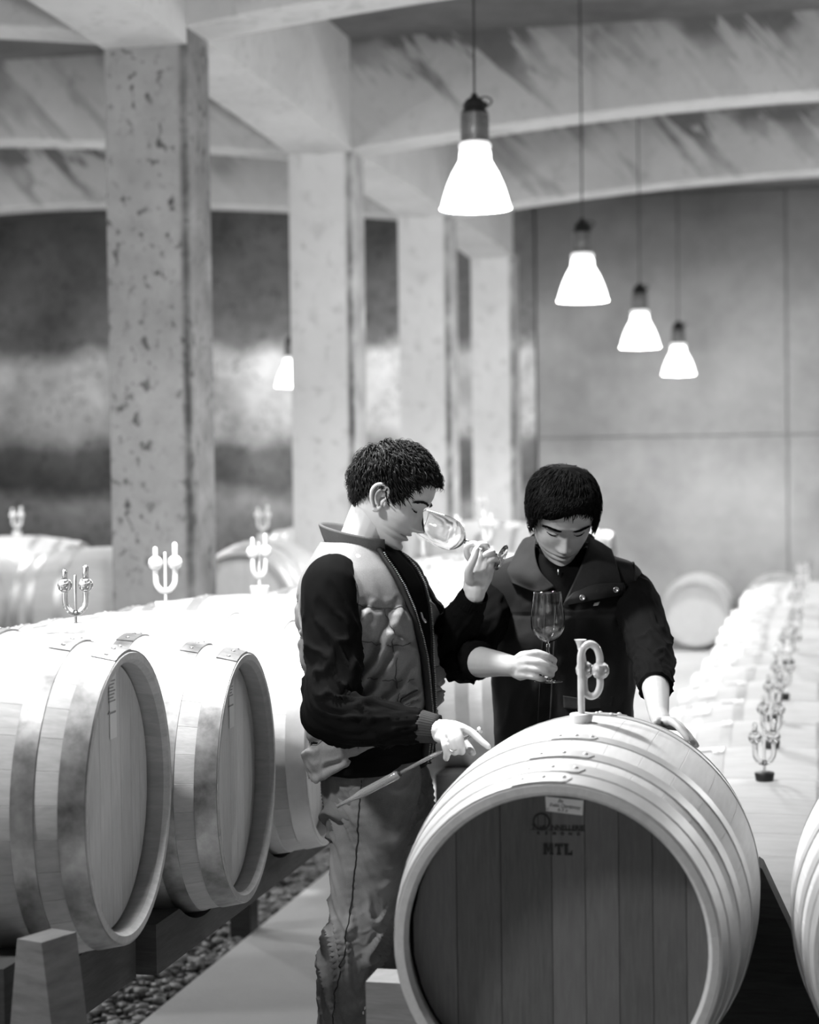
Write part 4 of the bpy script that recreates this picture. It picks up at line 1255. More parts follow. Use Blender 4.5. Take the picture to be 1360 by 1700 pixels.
for sg in (1, -1):
    br = face_curve([sg * x for x in (.014, .022, .030, .038, .046, .053)], [.132, .1355, .138, .1385, .136, .131], opt1, .0015)
    small_hairs('eyebrow', br, MWL1, 170, .010, .0008, M['hair'], man1, 3, (0, 0, -.3), .0022)
    la = face_curve([sg * x for x in (.020, .026, .032, .038, .044)], [.1115, .1095, .109, .1103, .113], opt1, .0015)
    mbl = MB(); mbl.tube(curve_pts(la, 4), [.0006] * 4 + [.0018] * 9 + [.0008] * 4, 6)
    mbl.v = [MWL1 @ p for p in mbl.v]; mbl.obj('eyelashes', M['hair'], man1)
# vest
SEAMZ = [1.405, 1.318, 1.232, 1.146, 1.06, .985]
FOLDS1 = [(1.30, 1.205, .42, 1.375, .016, .011), (1.25, 1.165, .50, 1.300, .013, .010), (1.10, 1.120, .30, 1.245, .014, .011), (.95, 1.085, .20, 1.165, .012, .010), (1.45, 1.320, .85, 1.400, .010, .009), (.75, 1.330, .35, 1.300, .008, .008), (1.35, 1.05, .60, 1.10, .012, .010), (2.4, 1.30, 1.7, 1.36, .010, .012), (2.6, 1.12, 1.8, 1.20, .012, .012), (2.7, 1.02, 1.9, 1.05, .012, .012)]
def vest1_disp(a, q, p, n):
    l = p - base1; z = l.z; fr = l.dot(F1); si = l.dot(R1)
    zs = z + .10 * (fr) * .6 + .01 * math.sin(a * 3)
    dz = min(abs(zs - s) for s in SEAMZ)
    ang = [0.62, 1.25, 1.9, 2.6, -.62, -1.25, -1.9, -2.6]
    aa = (a + math.pi) % (2 * math.pi) - math.pi
    da = min(abs(aa - s) for s in ang) * .15
    quilt = (1 - math.exp(-(dz / .010) ** 2)) * .6 + .4 * (1 - math.exp(-(dz / .03) ** 2)); quilt2 = 1 - math.exp(-(da / .010) ** 2) * .7
    low = 1.0 if zs < 1.405 else math.exp(-(zs - 1.405) * 40)
    fz = min(1.0, (abs(aa) / .26)) ** 2 if z < 1.5 else 1
    puff = .012 * quilt * quilt2 * low * fz
    top = interp(z, [1.48, 1.55], [1, .1])
    # long diagonal pulls across the front and side
    fold = 0.0
    for (a0, z0, a1, z1, am, wd) in FOLDS1:
        for sg in (1, -1):
            x0, x1, xx = a0 * .17, a1 * .17, sg * aa * .17
            if xx < -.05: continue
            dx, dz_ = x1 - x0, z1 - z0; L_ = math.hypot(dx, dz_)
            tt = ((xx - x0) * dx + (z - z0) * dz_) / (L_ * L_); nn_ = ((xx - x0) * -dz_ + (z - z0) * dx) / L_ + .006 * mnoise.noise(Vector((tt * 2.2, a0 * 9, sg)))
            if -.3 < tt < 1.3:
                env = max(0, math.sin(math.pi * min(1, max(0, (tt + .15) / 1.3)))) ** .7
                fold += am * env * (math.exp(-(nn_ / wd) ** 2) - .55 * math.exp(-((nn_ + wd * 1.7) / wd) ** 2))
    w = Vector((fr * 1.0 + z * .9, si, z * .55 - fr * .45))
    r1 = 1 - abs(mnoise.noise(w * 10.0 + Vector((3, 1, 7)))) * 3.4
    r2 = 1 - abs(mnoise.noise(Vector((fr, si, z)) * 26 + Vector((1, 5, 2)))) * 3.0
    near = math.exp(-(dz / .03) ** 2)
    return (puff + fold * min(1, abs(aa) / .2) + .003 * (max(0, r1) ** 1.5) * (.2 + .8 * low) * top * fz + .0045 * max(0, r2) * (.3 + .7 * near) * low * fz) * (top if z > 1.48 else 1)
vk = [(.975, .000, .180, .130, .128), (.99, .000, .186, .136, .134), (1.06, .006, .190, .140, .134), (1.13, .010, .192, .144, .134), (1.22, .004, .194, .145, .136), (1.31, -.004, .198, .145, .138),
      (1.385, -.012, .204, .140, .138), (1.44, -.018, .203, .128, .130), (1.478, -.024, .185, .112, .114), (1.505, -.030, .150, .094, .098), (1.528, -.036, .112, .080, .086), (1.545, -.040, .084, .070, .076)]
rows = [(base1 + F1 * r[1] + Vector((0, 0, r[0])), R1 * r[2], F1 * r[3], F1 * r[4], .86) for r in dense(vk, 190)]
vmb = loft(rows, 220, vest1_disp)
for p in vmb.v:
    fr = (p - base1).dot(F1); k_ = max(0, (1.20 - p.z) / .22)
    p.z += k_ * max(0, fr + .06) * .52
vmb_world = [p.copy() for p in vmb.v]; vmb_faces = [f for f in vmb.f if len(f) == 4]
put(vmb, 'quilted_vest', M['vest1'], man1, INV1)
def on_vest(t, z, off=.002, keys=vk, base=base1, Rv=R1, Fv=F1, ex=.86):
    k = [r for r in keys]; zs = [r[0] for r in k]
    c, a, bf, bb = [float(np.interp(z, zs, [r[i] for r in k])) for i in (1, 2, 3, 4)]
    s, co = math.sin(t), math.cos(t)
    x = math.copysign(abs(s) ** ex, s) * (a + off); y = math.copysign(abs(co) ** ex, co) * ((bf if co > 0 else bb) + off)
    return base + Rv * x + Fv * (c + y) + Vector((0, 0, z))
# ribbed collar: standing band, high at the nape
def collar_band(cen, Rv, Fv, a, b, z_back, z_front, h_back, h_front, flare, name, mat, parent, inv, t0=.28, ribs=90, amp=.0012, th=.006, n=150):
    mb = MB(); v = []; f = []
    rows_ = 8
    for j in range(rows_ * 2):
        q = j / (rows_ - 1) if j < rows_ else (2 * rows_ - 1 - j) / (rows_ - 1)
        inner = j >= rows_
        for i in range(n + 1):
            t = t0 + (2 * math.pi - 2 * t0) * i / n
            back = (1 - math.cos(t)) / 2
            zb_ = z_front + (z_back - z_front) * back; hh = h_front + (h_back - h_front) * back
            rr_ = 1 + (flare * q * q * (.3 + .7 * back)) / a
            o_ = (-th if inner else amp * math.cos(ribs * t) + .002 * math.sin(math.pi * q))
            p = cen + Rv * (math.sin(t) * (a * rr_ + o_)) + Fv * (math.cos(t) * (b * rr_ + o_)) + Vector((0, 0, zb_ + hh * q))
            p += Fv * (-.010 * q * back)
            v.append(p)
    R_ = 2 * rows_; m = n + 1
    for j in range(R_):
        jj = (j + 1) % R_
        for i in range(n): f.append((j*m+i, j*m+i+1, jj*m+i+1, jj*m+i))
    f.append(tuple(j*m for j in range(R_))); f.append(tuple(j*m + n for j in range(R_ - 1, -1, -1)))
    mb.add(v, f); return put(mb, name, mat, parent, inv)
collar_band(base1 + F1 * -.024, R1, F1, .080, .086, 1.548, 1.510, .044, .040, .006, 'ribbed_collar', M['collar1'], man1, INV1, t0=.35)
# front opening with zip
def strip_on(fn, zs, t_c, ws, off, th, name, mat, parent, inv, n=40):
    v = []; f = []
    for i in range(n + 1):
        z = zs[0] + (zs[-1] - zs[0]) * i / n
        w = float(np.interp(i / n, np.linspace(0, 1, len(ws)), ws)); tc = float(np.interp(i / n, np.linspace(0, 1, len(t_c)), t_c))
        for k in range(5):
            t = tc + (k / 4 - .5) * w
            v.append(fn(t, z, off)); 
        for k in range(5):
            t = tc + (k / 4 - .5) * w
            v.append(fn(t, z, off - th))
    for i in range(n):
        a = i * 10; b = (i + 1) * 10
        for k in range(4): f.append((a+k, a+k+1, b+k+1, b+k)); f.append((a+5+k, b+5+k, b+6+k, a+6+k))
        f.append((a, b, b+5, a+5)); f.append((a+4, a+9, b+9, b+4))
    f.append((0, 5, 6, 7, 8, 9, 4, 3, 2, 1)); e = n * 10; f.append((e, e+1, e+2, e+3, e+4, e+9, e+8, e+7, e+6, e+5))
    return put(MB().add(v, f), name, mat, parent, inv)
strip_on(on_vest, (1.535, 1.02), [0, 0], [.60, .34, .08, .04, .03], .016, .024, 'vest_opening', M['sweater'], man1, INV1)
for sg in (1, -1):
    z_ = strip_on(on_vest, (1.53, 1.0), [sg * .33, sg * .20, sg * .07, sg * .045, sg * .04], [.05, .05, .04, .035, .03], .019, .014, 'zip_tape', M['piping'], man1, INV1)
    mbz = MB()
    for i in range(120):
        z = 1.52 - i * .0043; q = (1.53 - z) / .53
        t = float(np.interp(q, np.linspace(0, 1, 5), [sg * .305, sg * .18, sg * .055, sg * .030, sg * .025]))
        p = on_vest(t, z, .0205)
        mbz.box(-.0022, .0022, -.0014, .0014, -.0010, .0010, Matrix.Translation(p))
    put(mbz, 'zip_teeth', M['steel'], man1, INV1, recalc=False)
mbz = MB(); p = on_vest(.09, 1.372, .024); mbz.tube([p, p + Vector((.004, -.004, -.012)), p + Vector((.010, -.004, -.020))], [.003, .0028, .004], 8)
put(mbz, 'zip_pull', M['steel'], man1, INV1)
mbq = MB(); vb_ = BVHTree.FromPolygons([tuple(p) for p in vmb_world], vmb_faces)
def on_cloth(p):
    h = vb_.find_nearest(p); return h[0] + (h[1] if h[1].dot(h[0] - (base1 + Vector((0, 0, h[0].z)))) > 0 else -h[1]) * .0004
for s_ in SEAMZ[:-1]:
    pts = []
    for i in range(200):
        a = -math.pi + .25 + (2 * math.pi - .5) * (i / 199) + math.pi
        pr = on_vest(a, s_, .0); l_ = pr - base1; z = s_ - .06 * l_.dot(F1) - .01 * math.sin(3 * a)
        p = on_vest(a, z, .0055); k_ = max(0, (1.20 - p.z) / .22); p.z += k_ * max(0, l_.dot(F1) + .06) * .52
        pts.append(p)
    mbq.tube([on_cloth(q) for q in pts], .0013, 5)
for a in (.62, -.62, 1.25):
    pts = []
    for i in range(96):
        z = 1.39 - i * .004; p = on_vest(a, z, .0055); fr_ = (p - base1).dot(F1); k_ = max(0, (1.20 - p.z) / .22); p.z += k_ * max(0, fr_ + .06) * .52; pts.append(p)
    mbq.tube([on_cloth(q) for q in pts], .0013, 5)
put(mbq, 'quilt_stitching', M['collar1'], man1, INV1)
# patch pocket outline on the vest
mbp = MB(); mbp.tube([on_vest(.62, 1.085, .014), on_vest(.66, 1.15, .015), on_vest(.60, 1.175, .016), on_vest(.30, 1.19, .016)], .0022, 6); put(mbp, 'pocket_seam', M['piping'], man1, INV1)
# armhole piping
for sg in (1, -1):
    c = L1(sg * .176, -.014, 1.408); mbr = MB(); pts = []
    for i in range(41):
        t = 2 * math.pi * i / 40
        pts.append(c + F1 * (.074 * math.cos(t)) + Vector((0, 0, .100 * math.sin(t))) + R1 * (sg * (.030 - .030 * math.sin(t) - .008 * math.cos(t) ** 2)))
    mbr.tube(pts, .0045, 8); put(mbr, 'armhole_piping', M['vest1'], man1, INV1)
# sweater hem
sk = [(.985, .0, .165, .120, .118), (.995, .0, .182, .138, .126), (1.03, .002, .188, .146, .132), (1.10, .008, .186, .142, .130), (1.20, .004, .180, .135, .128)]
rows = [(base1 + F1 * r[1] + Vector((0, 0, r[0] + .0)), R1 * r[2], F1 * r[3], F1 * r[4], .86) for r in dense(sk, 60)]
hem = loft(rows, 120, lambda a, q, p, n: .004 * mnoise.noise(Vector((p.x * 18, p.y * 18, p.z * 60))) )
put(hem, 'sweater_hem', M['sweater'], man1, INV1)
s1 = sleeve([sh_r + Vector((0, 0, .055)) - R1 * .05, sh_r + Vector((0, 0, .02)) + R1 * .012, sh_r.lerp(el_r, .30) + R1 * .008, sh_r.lerp(el_r, .65), el_r + Vector((-.004, 0, .0)), el_r.lerp(wr_r, .42) + Vector((0, 0, -.01)), wr_r + (el_r - wr_r).normalized() * .035],
            [.040, .068, .070, .066, .066, .056, .037], [.001, .002, .004, .010, .013, .010, .005], 2.0)
put(s1, 'sweater_sleeve', M['sweater'], man1, INV1)
s2 = sleeve([sh_l + Vector((0, 0, .05)) + R1 * .05, sh_l + Vector((0, 0, .02)), sh_l.lerp(el_l, .5), el_l, el_l.lerp(wr_l, .5), wr_l.lerp(el_l, .08)],
            [.040, .062, .060, .062, .050, .037], [.001, .002, .006, .010, .008, .003], 5.0)
put(s2, 'sweater_sleeve', M['sweater'], man1, INV1)
def cuff(a, b, r0, r1, name, mat, parent, inv, ribs=36):
    """ribbed band from a to b"""
    d = (b - a); L = d.length; t = d.normalized(); u = t.orthogonal().normalized(); w = t.cross(u); v = []; f = []; n = 144
    prof = [(0, r0 - .004), (0, r0), (.25, r0 + .001), (.75, r1 + .0005), (1, r1), (1, r1 - .0035), (.6, r1 - .0035)]
    for (q, r) in prof:
        for i in range(n):
            g_ = 2 * math.pi * i / n; rr_ = r + (.0007 * math.cos(ribs * g_) if 0 < q < 1 else 0); v.append(a + d * q + u * (rr_ * math.cos(g_)) + w * (rr_ * math.sin(g_)))
    for j in range(len(prof) - 1):
        for i in range(n): k = (i + 1) % n; f.append((j*n+i, j*n+k, (j+1)*n+k, (j+1)*n+i))
    return put(MB().add(v, f), name, mat, parent, inv)
cuff(wr_r + (el_r - wr_r).normalized() * .045, wr_r + (wr_r - el_r).normalized() * .006, .036, .033, 'ribbed_cuff', M['cuff'], man1, INV1)
cuff(wr_l.lerp(el_l, .16), wr_l.lerp(el_l, -.02), .0375, .034, 'ribbed_cuff', M['sweater'], man1, INV1)
# ring on the ring finger
mb = MB(); c = at(754, 1243, 4.312); t = (at(755, 1247, 4.32) - at(753, 1237, 4.312)).normalized()
u = t.orthogonal().normalized(); w = t.cross(u); pts = [c + u * (.0098 * math.cos(a)) + w * (.0098 * math.sin(a)) for a in np.linspace(0, 2 * math.pi, 25)]
mb.tube(pts, .0013, 6); o = put(mb, 'finger_ring', M['steel'], man1, INV1)
# jeans
def jean_disp(seed, knee_z):
    def d(a, q, p, n):
        l = p - base1
        k1 = math.exp(-((l.z - knee_z) / .10) ** 2); k2 = math.exp(-((l.z - .88) / .06) ** 2); k3 = math.exp(-((l.z - .18) / .12) ** 2)
        w = Vector((math.cos(a) * .9, math.sin(a) * .9, l.z * 13 + 1.1 * math.sin(a * 1.0 + seed) + .6 * math.sin(2 * a)))
        x = abs(mnoise.noise(w * 1.15 + Vector((seed, 2, 3)))); r = max(0, 1 - x * 4.2)
        w2 = Vector((math.cos(a) * 2, math.sin(a) * 2, l.z * 26 - 1.5 * math.sin(a + 1)))
        y = max(0, 1 - abs(mnoise.noise(w2 * 1.2 + Vector((1, seed, 3)))) * 4)
        r3 = mnoise.noise(Vector((l.x * 20, l.y * 20, l.z * 40)))
        sa = math.exp(-((a - 1.52) / .16) ** 2)
        r3 += sa * 1.9 * math.sin(l.z * 330 + 2 * mnoise.noise(Vector((0, 0, l.z * 20))))
        return (.005 + .019 * k1 + .011 * k2 + .012 * k3) * (r - .25) + (.0012 + .0025 * k1) * y + .0006 * r3
    return d
def leg_loft(pts, seed):
    K_ = dense([(p.x, p.y, p.z, a, b) for p, a, b in pts], 220)
    rows = [(Vector(r[:3]), R1 * r[3], F1 * r[4], F1 * r[4], .95) for r in K_]
    return loft(rows, 96, jean_disp(seed, .56))
near = [(at(575, 1868, 4.66), .052, .058), (at(570, 1780, 4.66), .056, .060), (at(569, 1700, 4.66), .058, .058), (at(573, 1640, 4.66), .062, .061), (at(592, 1560, 4.66), .072, .075), (at(602, 1500, 4.67), .078, .080), (at(613, 1410, 4.68), .086, .091), (at(620, 1340, 4.69), .090, .104), (at(621, 1290, 4.70), .088, .116), (at(621, 1262, 4.70), .07, .11)]
far = [(at(645, 1860, 4.9), .052, .058), (at(648, 1700, 4.88), .058, .058), (at(658, 1600, 4.87), .066, .068), (at(664, 1540, 4.86), .074, .076), (at(655, 1420, 4.85), .086, .090), (at(648, 1340, 4.83), .090, .104), (at(640, 1290, 4.82), .088, .112), (at(638, 1262, 4.82), .07, .10)]
def add_fade(o, fn):
    me = o.data; a = me.attributes.new('fade', 'FLOAT', 'POINT'); a.data.foreach_set('value', [fn(v.co) for v in me.vertices])
fade = lambda p: max(0.0, min(1.0, math.exp(-((p.z - .66) / .16) ** 2) * .8 * (.6 + .6 * mnoise.noise(Vector(p) * 10)) + .35 * mnoise.noise(Vector((p.x * 12, p.y * 12, p.z * 30)))))
J = leg_loft(near, 1.0); JF = leg_loft(far, 7.0)
jn = put(J, 'jeans_leg', M['denim'], man1, INV1); add_fade(jn, fade)
jf = put(JF, 'jeans_leg', M['denim'], man1, INV1); add_fade(jf, fade)
hk = [(.80, .0, .10, .10, .10), (.83, .0, .140, .110, .100), (.88, .0, .155, .120, .108), (.93, .0, .158, .122, .106), (.99, .0, .158, .115, .104)]
rows = [(base1 + Vector((0, 0, r[0])) + F1 * .002, R1 * r[2], F1 * r[3], F1 * r[4], .9) for r in dense(hk, 60)]
jh = put(loft(rows, 120, jean_disp(3.0, .5)), 'jeans_seat', M['denim'], man1, INV1)
# outer seam with its puckers
mb = MB(); mb2 = MB()
me_ = jn.data
def seam_pt(j, i): return base1 + me_.vertices[j * 96 + i].co
sp = [seam_pt(j, 23) + R1 * .0012 for j in range(30, 214)]
mb.tube(sp, .0016, 6)
for i in range(2, len(sp) - 2, 2):
    j = 30 + i
    mb2.tube([seam_pt(j, 24), seam_pt(j, 26)], [.0008, .0018], 5); mb2.tube([seam_pt(j, 22), seam_pt(j, 20)], [.0008, .0018], 5)
put(mb, 'side_seam', M['piping'], man1, INV1)
# shoes
def shoe(ank, Fv, Rv, name, parent, inv):
    c = Vector((ank.x, ank.y, 0)); mb = MB()
    mb.tube([c - Fv * .06 + Vector((0, 0, .045)), c + Vector((0, 0, .055)), c + Fv * .08 + Vector((0, 0, .042)), c + Fv * .17 + Vector((0, 0, .034))], [.036, .042, .043, .034], 14)
    mb.box(-.045, .045, -.09, .20, 0, .018, Matrix(((Rv.x, Fv.x, 0, c.x), (Rv.y, Fv.y, 0, c.y), (0, 0, 1, 0), (0, 0, 0, 1))))
    return put(mb, name, M['leather'], parent, inv)
shoe(ankn, F1, R1, 'shoe', man1, INV1); shoe(ankf, F1, R1, 'shoe', man1, INV1)

# ------------------------------------------------------------ second man: dark vest, looking down
D2 = 5.02
PS2 = math.radians(-4)
F2 = Vector((math.sin(PS2), -math.cos(PS2), 0)); R2 = F2.cross(Vector((0, 0, 1)))
base2 = at(934, 1000, D2); base2.z = 0
man2 = thing('person', 'man in a dark vest looking down behind the front barrel, glass in hand', 'person', loc=base2)
INV2 = Matrix.Translation(-base2)
def L2(r, f, z): return base2 + R2 * r + F2 * f + Vector((0, 0, z))
opt2 = dict(nose=.72, w=1.05)
hf2 = Vector((.06, -.84, -.535)); hu2 = Vector((.07, -.52, .84))
MW2 = frame(at(933, 853, 4.93), hf2, hu2, (0, .0, .118), 1.02)
hv2, hfc2, bvh2 = build_head(opt2, MW2)
B = MB()
nt2 = MW2 @ Vector((0, -.02, .06)); nb2 = L2(0, -.02, 1.46)
B.tube([nb2 - Vector((0, 0, .05)), nb2, nb2.lerp(nt2, .5), nt2], [.066, .060, .060, .058], 20)
for side in (-1, 1):
    B.tube([L2(side * .02, 0, 1.42), L2(side * .10, 0, 1.43), L2(side * .15, 0, 1.40)], [.06, .055, .05], 12)
    B.tube([L2(side * .05, .0, 1.38), L2(side * .06, .0, 1.2), L2(side * .06, .0, .95)], [.085, .080, .065], 16)
    B.tube([L2(side * .09, .0, .90), L2(side * .09, .02, .50), L2(side * .10, -.02, .12), L2(side * .10, .1, .05)], [.075, .05, .035, .028], 14)
sr2 = L2(.165, 0, 1.40); er2 = at(772, 1092, 4.82); wr2 = at(851, 1106, 4.62)
sl2 = L2(-.175, 0, 1.40); el2 = at(1082, 1082, 4.74); wl2 = at(1094, 1188, 4.40)
B.tube([sr2, sr2.lerp(er2, .5), er2], [.042, .042, .038], 14)
B.tube([er2, er2.lerp(wr2, .35) + Vector((0, 0, -.004)), wr2.lerp(er2, .25), wr2, at(862, 1106, 4.60)], [.038, .0385, .030, .0255, .026], 16)
B.tube([sl2, sl2.lerp(el2, .5), el2], [.042, .042, .038], 14)
B.tube([el2, el2.lerp(wl2, .4), wl2.lerp(el2, .2), wl2, at(1100, 1200, 4.36)], [.038, .037, .028, .023, .022], 16)
# right hand round the stem
gx2 = at(911, 1132, 4.585)        # foot of the glass
K = [at(878, 1086, 4.575), at(878, 1098, 4.565), at(876, 1109, 4.565), at(873, 1121, 4.57)]
palm(B, (at(856, 1098, 4.605), at(855, 1117, 4.605)), K, mid=.0145)
finger(B, [K[0], at(893, 1084, 4.555), at(910, 1090, 4.555), at(920, 1096, 4.575), at(917, 1098, 4.60)], .0092, .0074)
finger(B, [K[1], at(896, 1099, 4.548), at(911, 1105, 4.550), at(921, 1109, 4.57), at(917, 1110, 4.60)], .0094, .0074)
finger(B, [K[2], at(894, 1112, 4.548), at(908, 1117, 4.552), at(916, 1120, 4.57), at(912, 1121, 4.60)], .0090, .0072)
finger(B, [K[3], at(887, 1124, 4.555), at(898, 1127, 4.560), at(904, 1128, 4.578), at(902, 1128, 4.60)], .0082, .0066)
finger(B, [at(864, 1092, 4.615), at(884, 1090, 4.635), at(900, 1096, 4.635), at(912, 1104, 4.622)], .0115, .0085)
# left hand flat on the barrel
def on_front_barrel(px, d, lift=.0):
    """point of the front barrel's upper skin at depth d under picture column px"""
    lo, hi = 1150.0, 1500.0; inv = main.matrix_world.inverted()
    for _ in range(40):
        mid_ = (lo + hi) / 2; q = inv @ at(px, mid_, d); r = math.hypot(q.x, q.y)
        if r > rad_at(q.z) + lift: lo = mid_
        else: hi = mid_
    return at(px, (lo + hi) / 2, d)
bpy.context.view_layer.update()
def OB(px, d, lift=.008): return on_front_barrel(px, d, lift)
K = [OB(1112, 4.235, .022), OB(1118, 4.262, .024), OB(1123, 4.290, .023), OB(1127, 4.315, .020)]
palm(B, (at(1096, 1201, 4.355), at(1106, 1199, 4.375)), K, rk=.0098, mid=.0115)
finger(B, [K[0], OB(1124, 4.215, .020), OB(1134, 4.200, .013), OB(1143, 4.190, .007)], .0088, .0066)
finger(B, [K[1], OB(1131, 4.240, .021), OB(1143, 4.225, .013), OB(1153, 4.215, .007)], .0090, .0066)
finger(B, [K[2], OB(1136, 4.275, .019), OB(1148, 4.262, .012), OB(1157, 4.255, .007)], .0086, .0064)
finger(B, [K[3], OB(1138, 4.305, .016), OB(1148, 4.298, .010), OB(1155, 4.292, .006)], .0078, .0060)
finger(B, [at(1098, 1202, 4.35), at(1097, 1210, 4.315), OB(1094, 4.28, .012), OB(1090, 4.255, .008)], .0115, .0085)
bm2 = union_mesh(B, .0030, 4)
flat_ears = [ear_mesh(1), ear_mesh(-1)]
for e_, sg in zip(flat_ears, (1, -1)):
    for p in e_.v: p.x = sg * .0715 + (p.x - sg * .0715) * .35 + sg * .001
assemble_body('body', bm2, hv2, hfc2, MW2, flat_ears, M['skin2'], man2, INV2, 1.0)
MWL2 = INV2 @ MW2
def hl2(t):
    # t>0 is the man's right side (left in the picture)
    a = abs(t)
    base = interp(a, [0, .35, .65, .9, 1.1, 1.25, 1.40, 1.48, 1.60, 1.85, 2.05, 2.3, 2.7, 3.15], [.184, .184, .180, .166, .140, .105, .088, .100, .118, .118, .08, .06, .045, .04])
    return base
def flow2(p, n, r):
    w = Vector((-.015, -.035, .235)); d = (p - w).normalized()
    return d + Vector((.25 if p.y > .02 else 0, .05, -.15)) + Vector((r.uniform(-.12, .12), r.uniform(-.12, .12), 0))
build_hair(opt2, bvh2, M['hair2'], man2, MWL2, hl2, Vector((0, -.04, .235)), 5200, .050, .0125, .0015, 9, flow2, .05, shell_off=.009, jit=(.92, 1.12), bumpy=.1)
# fringe combed down towards the man's right
mb = MB(); rnd = random.Random(4)
for i in range(900):
    x0 = rnd.uniform(-.055, .060); z0 = .186 + rnd.uniform(-.006, .02)
    zt_ = interp(x0, [-.055, -.035, -.01, .02, .045, .06], [.176, .182, .176, .162, .152, .154]) + rnd.uniform(-.003, .004)
    pts = []
    for s in range(6):
        q = s / 5; x = x0 + .018 * q; z = z0 + (zt_ - z0) * q
        w_ = interp(z, ZW, WW) * 1.05; xx = max(-w_ * .97, min(w_ * .97, x)); t = math.copysign(math.asin(min(1, (abs(xx) / w_) ** (1 / .86))), xx)
        p = head_point(t, z, opt2); nn = (p - Vector((0, 0, .12))).normalized()
        pts.append(p + nn * (.014 * (1 - q * .75) + .002 + rnd.uniform(-.0008, .0008)))
    mb.tube(pts, [.0014, .002, .002, .0017, .0012, .0005], 4)
mb.v = [MWL2 @ p for p in mb.v]; mb.obj('fringe', M['hair2'], man2)
for sg in (1, -1):
    br = face_curve([sg * x for x in (.013, .021, .030, .038, .047, .054)], [.129, .132, .1345, .1355, .134, .129], opt2, .0018)
    small_hairs('eyebrow', br, MWL2, 200, .010, .0009, M['hair2'], man2, 3, (0, 0, -.3), .0026)
    la = face_curve([sg * x for x in (.019, .025, .032, .039, .045)], [.1110, .1085, .108, .1093, .1125], opt2, .0015)
    mbl = MB(); mbl.tube(curve_pts(la, 4), [.0006] * 4 + [.0016] * 9 + [.0008] * 4, 6)
    mbl.v = [MWL2 @ p for p in mbl.v]; mbl.obj('eyelashes', M['hair2'], man2)
# vest 2
vk2 = [(.78, .0, .170, .115, .12), (.80, .0, .182, .124, .125), (.95, .0, .184, .124, .125), (1.10, -.002, .180, .124, .125), (1.22, -.002, .180, .126, .126), (1.32, -.004, .186, .128, .130),
       (1.39, -.006, .200, .124, .130), (1.435, -.010, .204, .114, .124), (1.468, -.014, .186, .100, .112), (1.49, -.018, .130, .086, .098), (1.51, -.022, .096, .074, .086), (1.525, -.024, .078, .066, .078)]
def vest2_disp(a, q, p, n):
    l = p - base2; z = l.z; x = l.dot(R2)
    top = interp(z, [1.42, 1.5], [1, .1])
    w = Vector((x * .7 + z * .5, l.dot(F2), z * .35 - x * .3))
    r1 = max(-.2, 1 - abs(mnoise.noise(w * 8.0 + Vector((5, 2, 1)))) * 3.0)
    r2 = max(0, 1 - abs(mnoise.noise(w * 19.0 + Vector((2, 2, 9)))) * 3.0)
    seam = -.003 * math.exp(-((z - 1.345) / .004) ** 2)
    pl = .004 * math.exp(-((x - .0) / .022) ** 4) * (1 if math.cos(a) > 0 else 0)
    return (.007 * r1 + .003 * r2) * top + seam + pl
rows = [(base2 + F2 * r[1] + Vector((0, 0, r[0])), R2 * r[2], F2 * r[3], F2 * r[4], .84) for r in dense(vk2, 170)]
put(loft(rows, 200, vest2_disp), 'canvas_vest', M['vest2'], man2, INV2)
def on_vest2(t, z, off=.002): return on_vest(t, z, off, vk2, base2, R2, F2, .84)
def vest2_at(px, py, off):
    """point just off the vest's front at a picture position"""
    p = at(px, py, D2 - .12)
    for _ in range(6):
        l = p - base2; x = l.dot(R2); z = l.z
        zs = [r[0] for r in vk2]; c, a, bf = [float(np.interp(z, zs, [r[i] for r in vk2])) for i in (1, 2, 3)]
        q = min(.995, abs(x) / (a + .001)); co = math.sqrt(max(0, 1 - q ** (2 / .84)))
        y = c + bf * co ** .84 + off
        d_need = (base2 + R2 * x + F2 * y).y
        cur = p.y; dd = (cur - EYE.y); p = EYE + (p - EYE) * ((d_need) / cur)
    return p
def patch(outline_rows, name, mat, parent, inv, th=.004, wob=.0015, sub=10, offs=None):
    """rows of (px, py, off) control points -> smooth thick sheet lying on the vest"""
    G_ = [[vest2_at(*c) for c in row] for row in outline_rows]
    rows_ = [curve_pts(r, sub) for r in G_]
    cols = list(zip(*rows_)); cols = [curve_pts(c, sub) for c in cols]
    nr, nc = len(cols[0]), len(cols)
    v = []
    for lay in (0, 1):
        for c in cols:
            for p in c:
                q = p + Vector((0, -1, 0)) * (wob * mnoise.noise(p * 45) + (0 if lay == 0 else -th)); v.append(q)
    f = []; o_ = nr * nc
    for i in range(nc - 1):
        for j in range(nr - 1):
            a, b, c, d = i*nr+j, (i+1)*nr+j, (i+1)*nr+j+1, i*nr+j+1
            f.append((a, b, c, d)); f.append((a+o_, d+o_, c+o_, b+o_))
    def edge(L_):
        for a, b in zip(L_[:-1], L_[1:]): f.append((a, b, b + o_, a + o_))
    edge([i*nr for i in range(nc)]); edge([i*nr + nr - 1 for i in range(nc)]); edge(list(range(nr))); edge([(nc-1)*nr + j for j in range(nr)])
    return put(MB().add(v, f), name, mat, parent, inv)
# black zip-neck sweater seen in the opening
patch([[(884, 905, .022), (935, 915, .030), (990, 905, .022)], [(893, 950, .016), (928, 955, .022), (972, 950, .016)], [(912, 1000, .012), (926, 1002, .014), (945, 1000, .012)]], 'sweater_front', M['sweater'], man2, INV2, th=.012)
collar_band(base2 + F2 * .004, R2, F2, .078, .082, 1.500, 1.470, .060, .035, .012, 'sweater_collar', M['sweater'], man2, INV2, t0=.12, ribs=0, amp=0, th=.006)
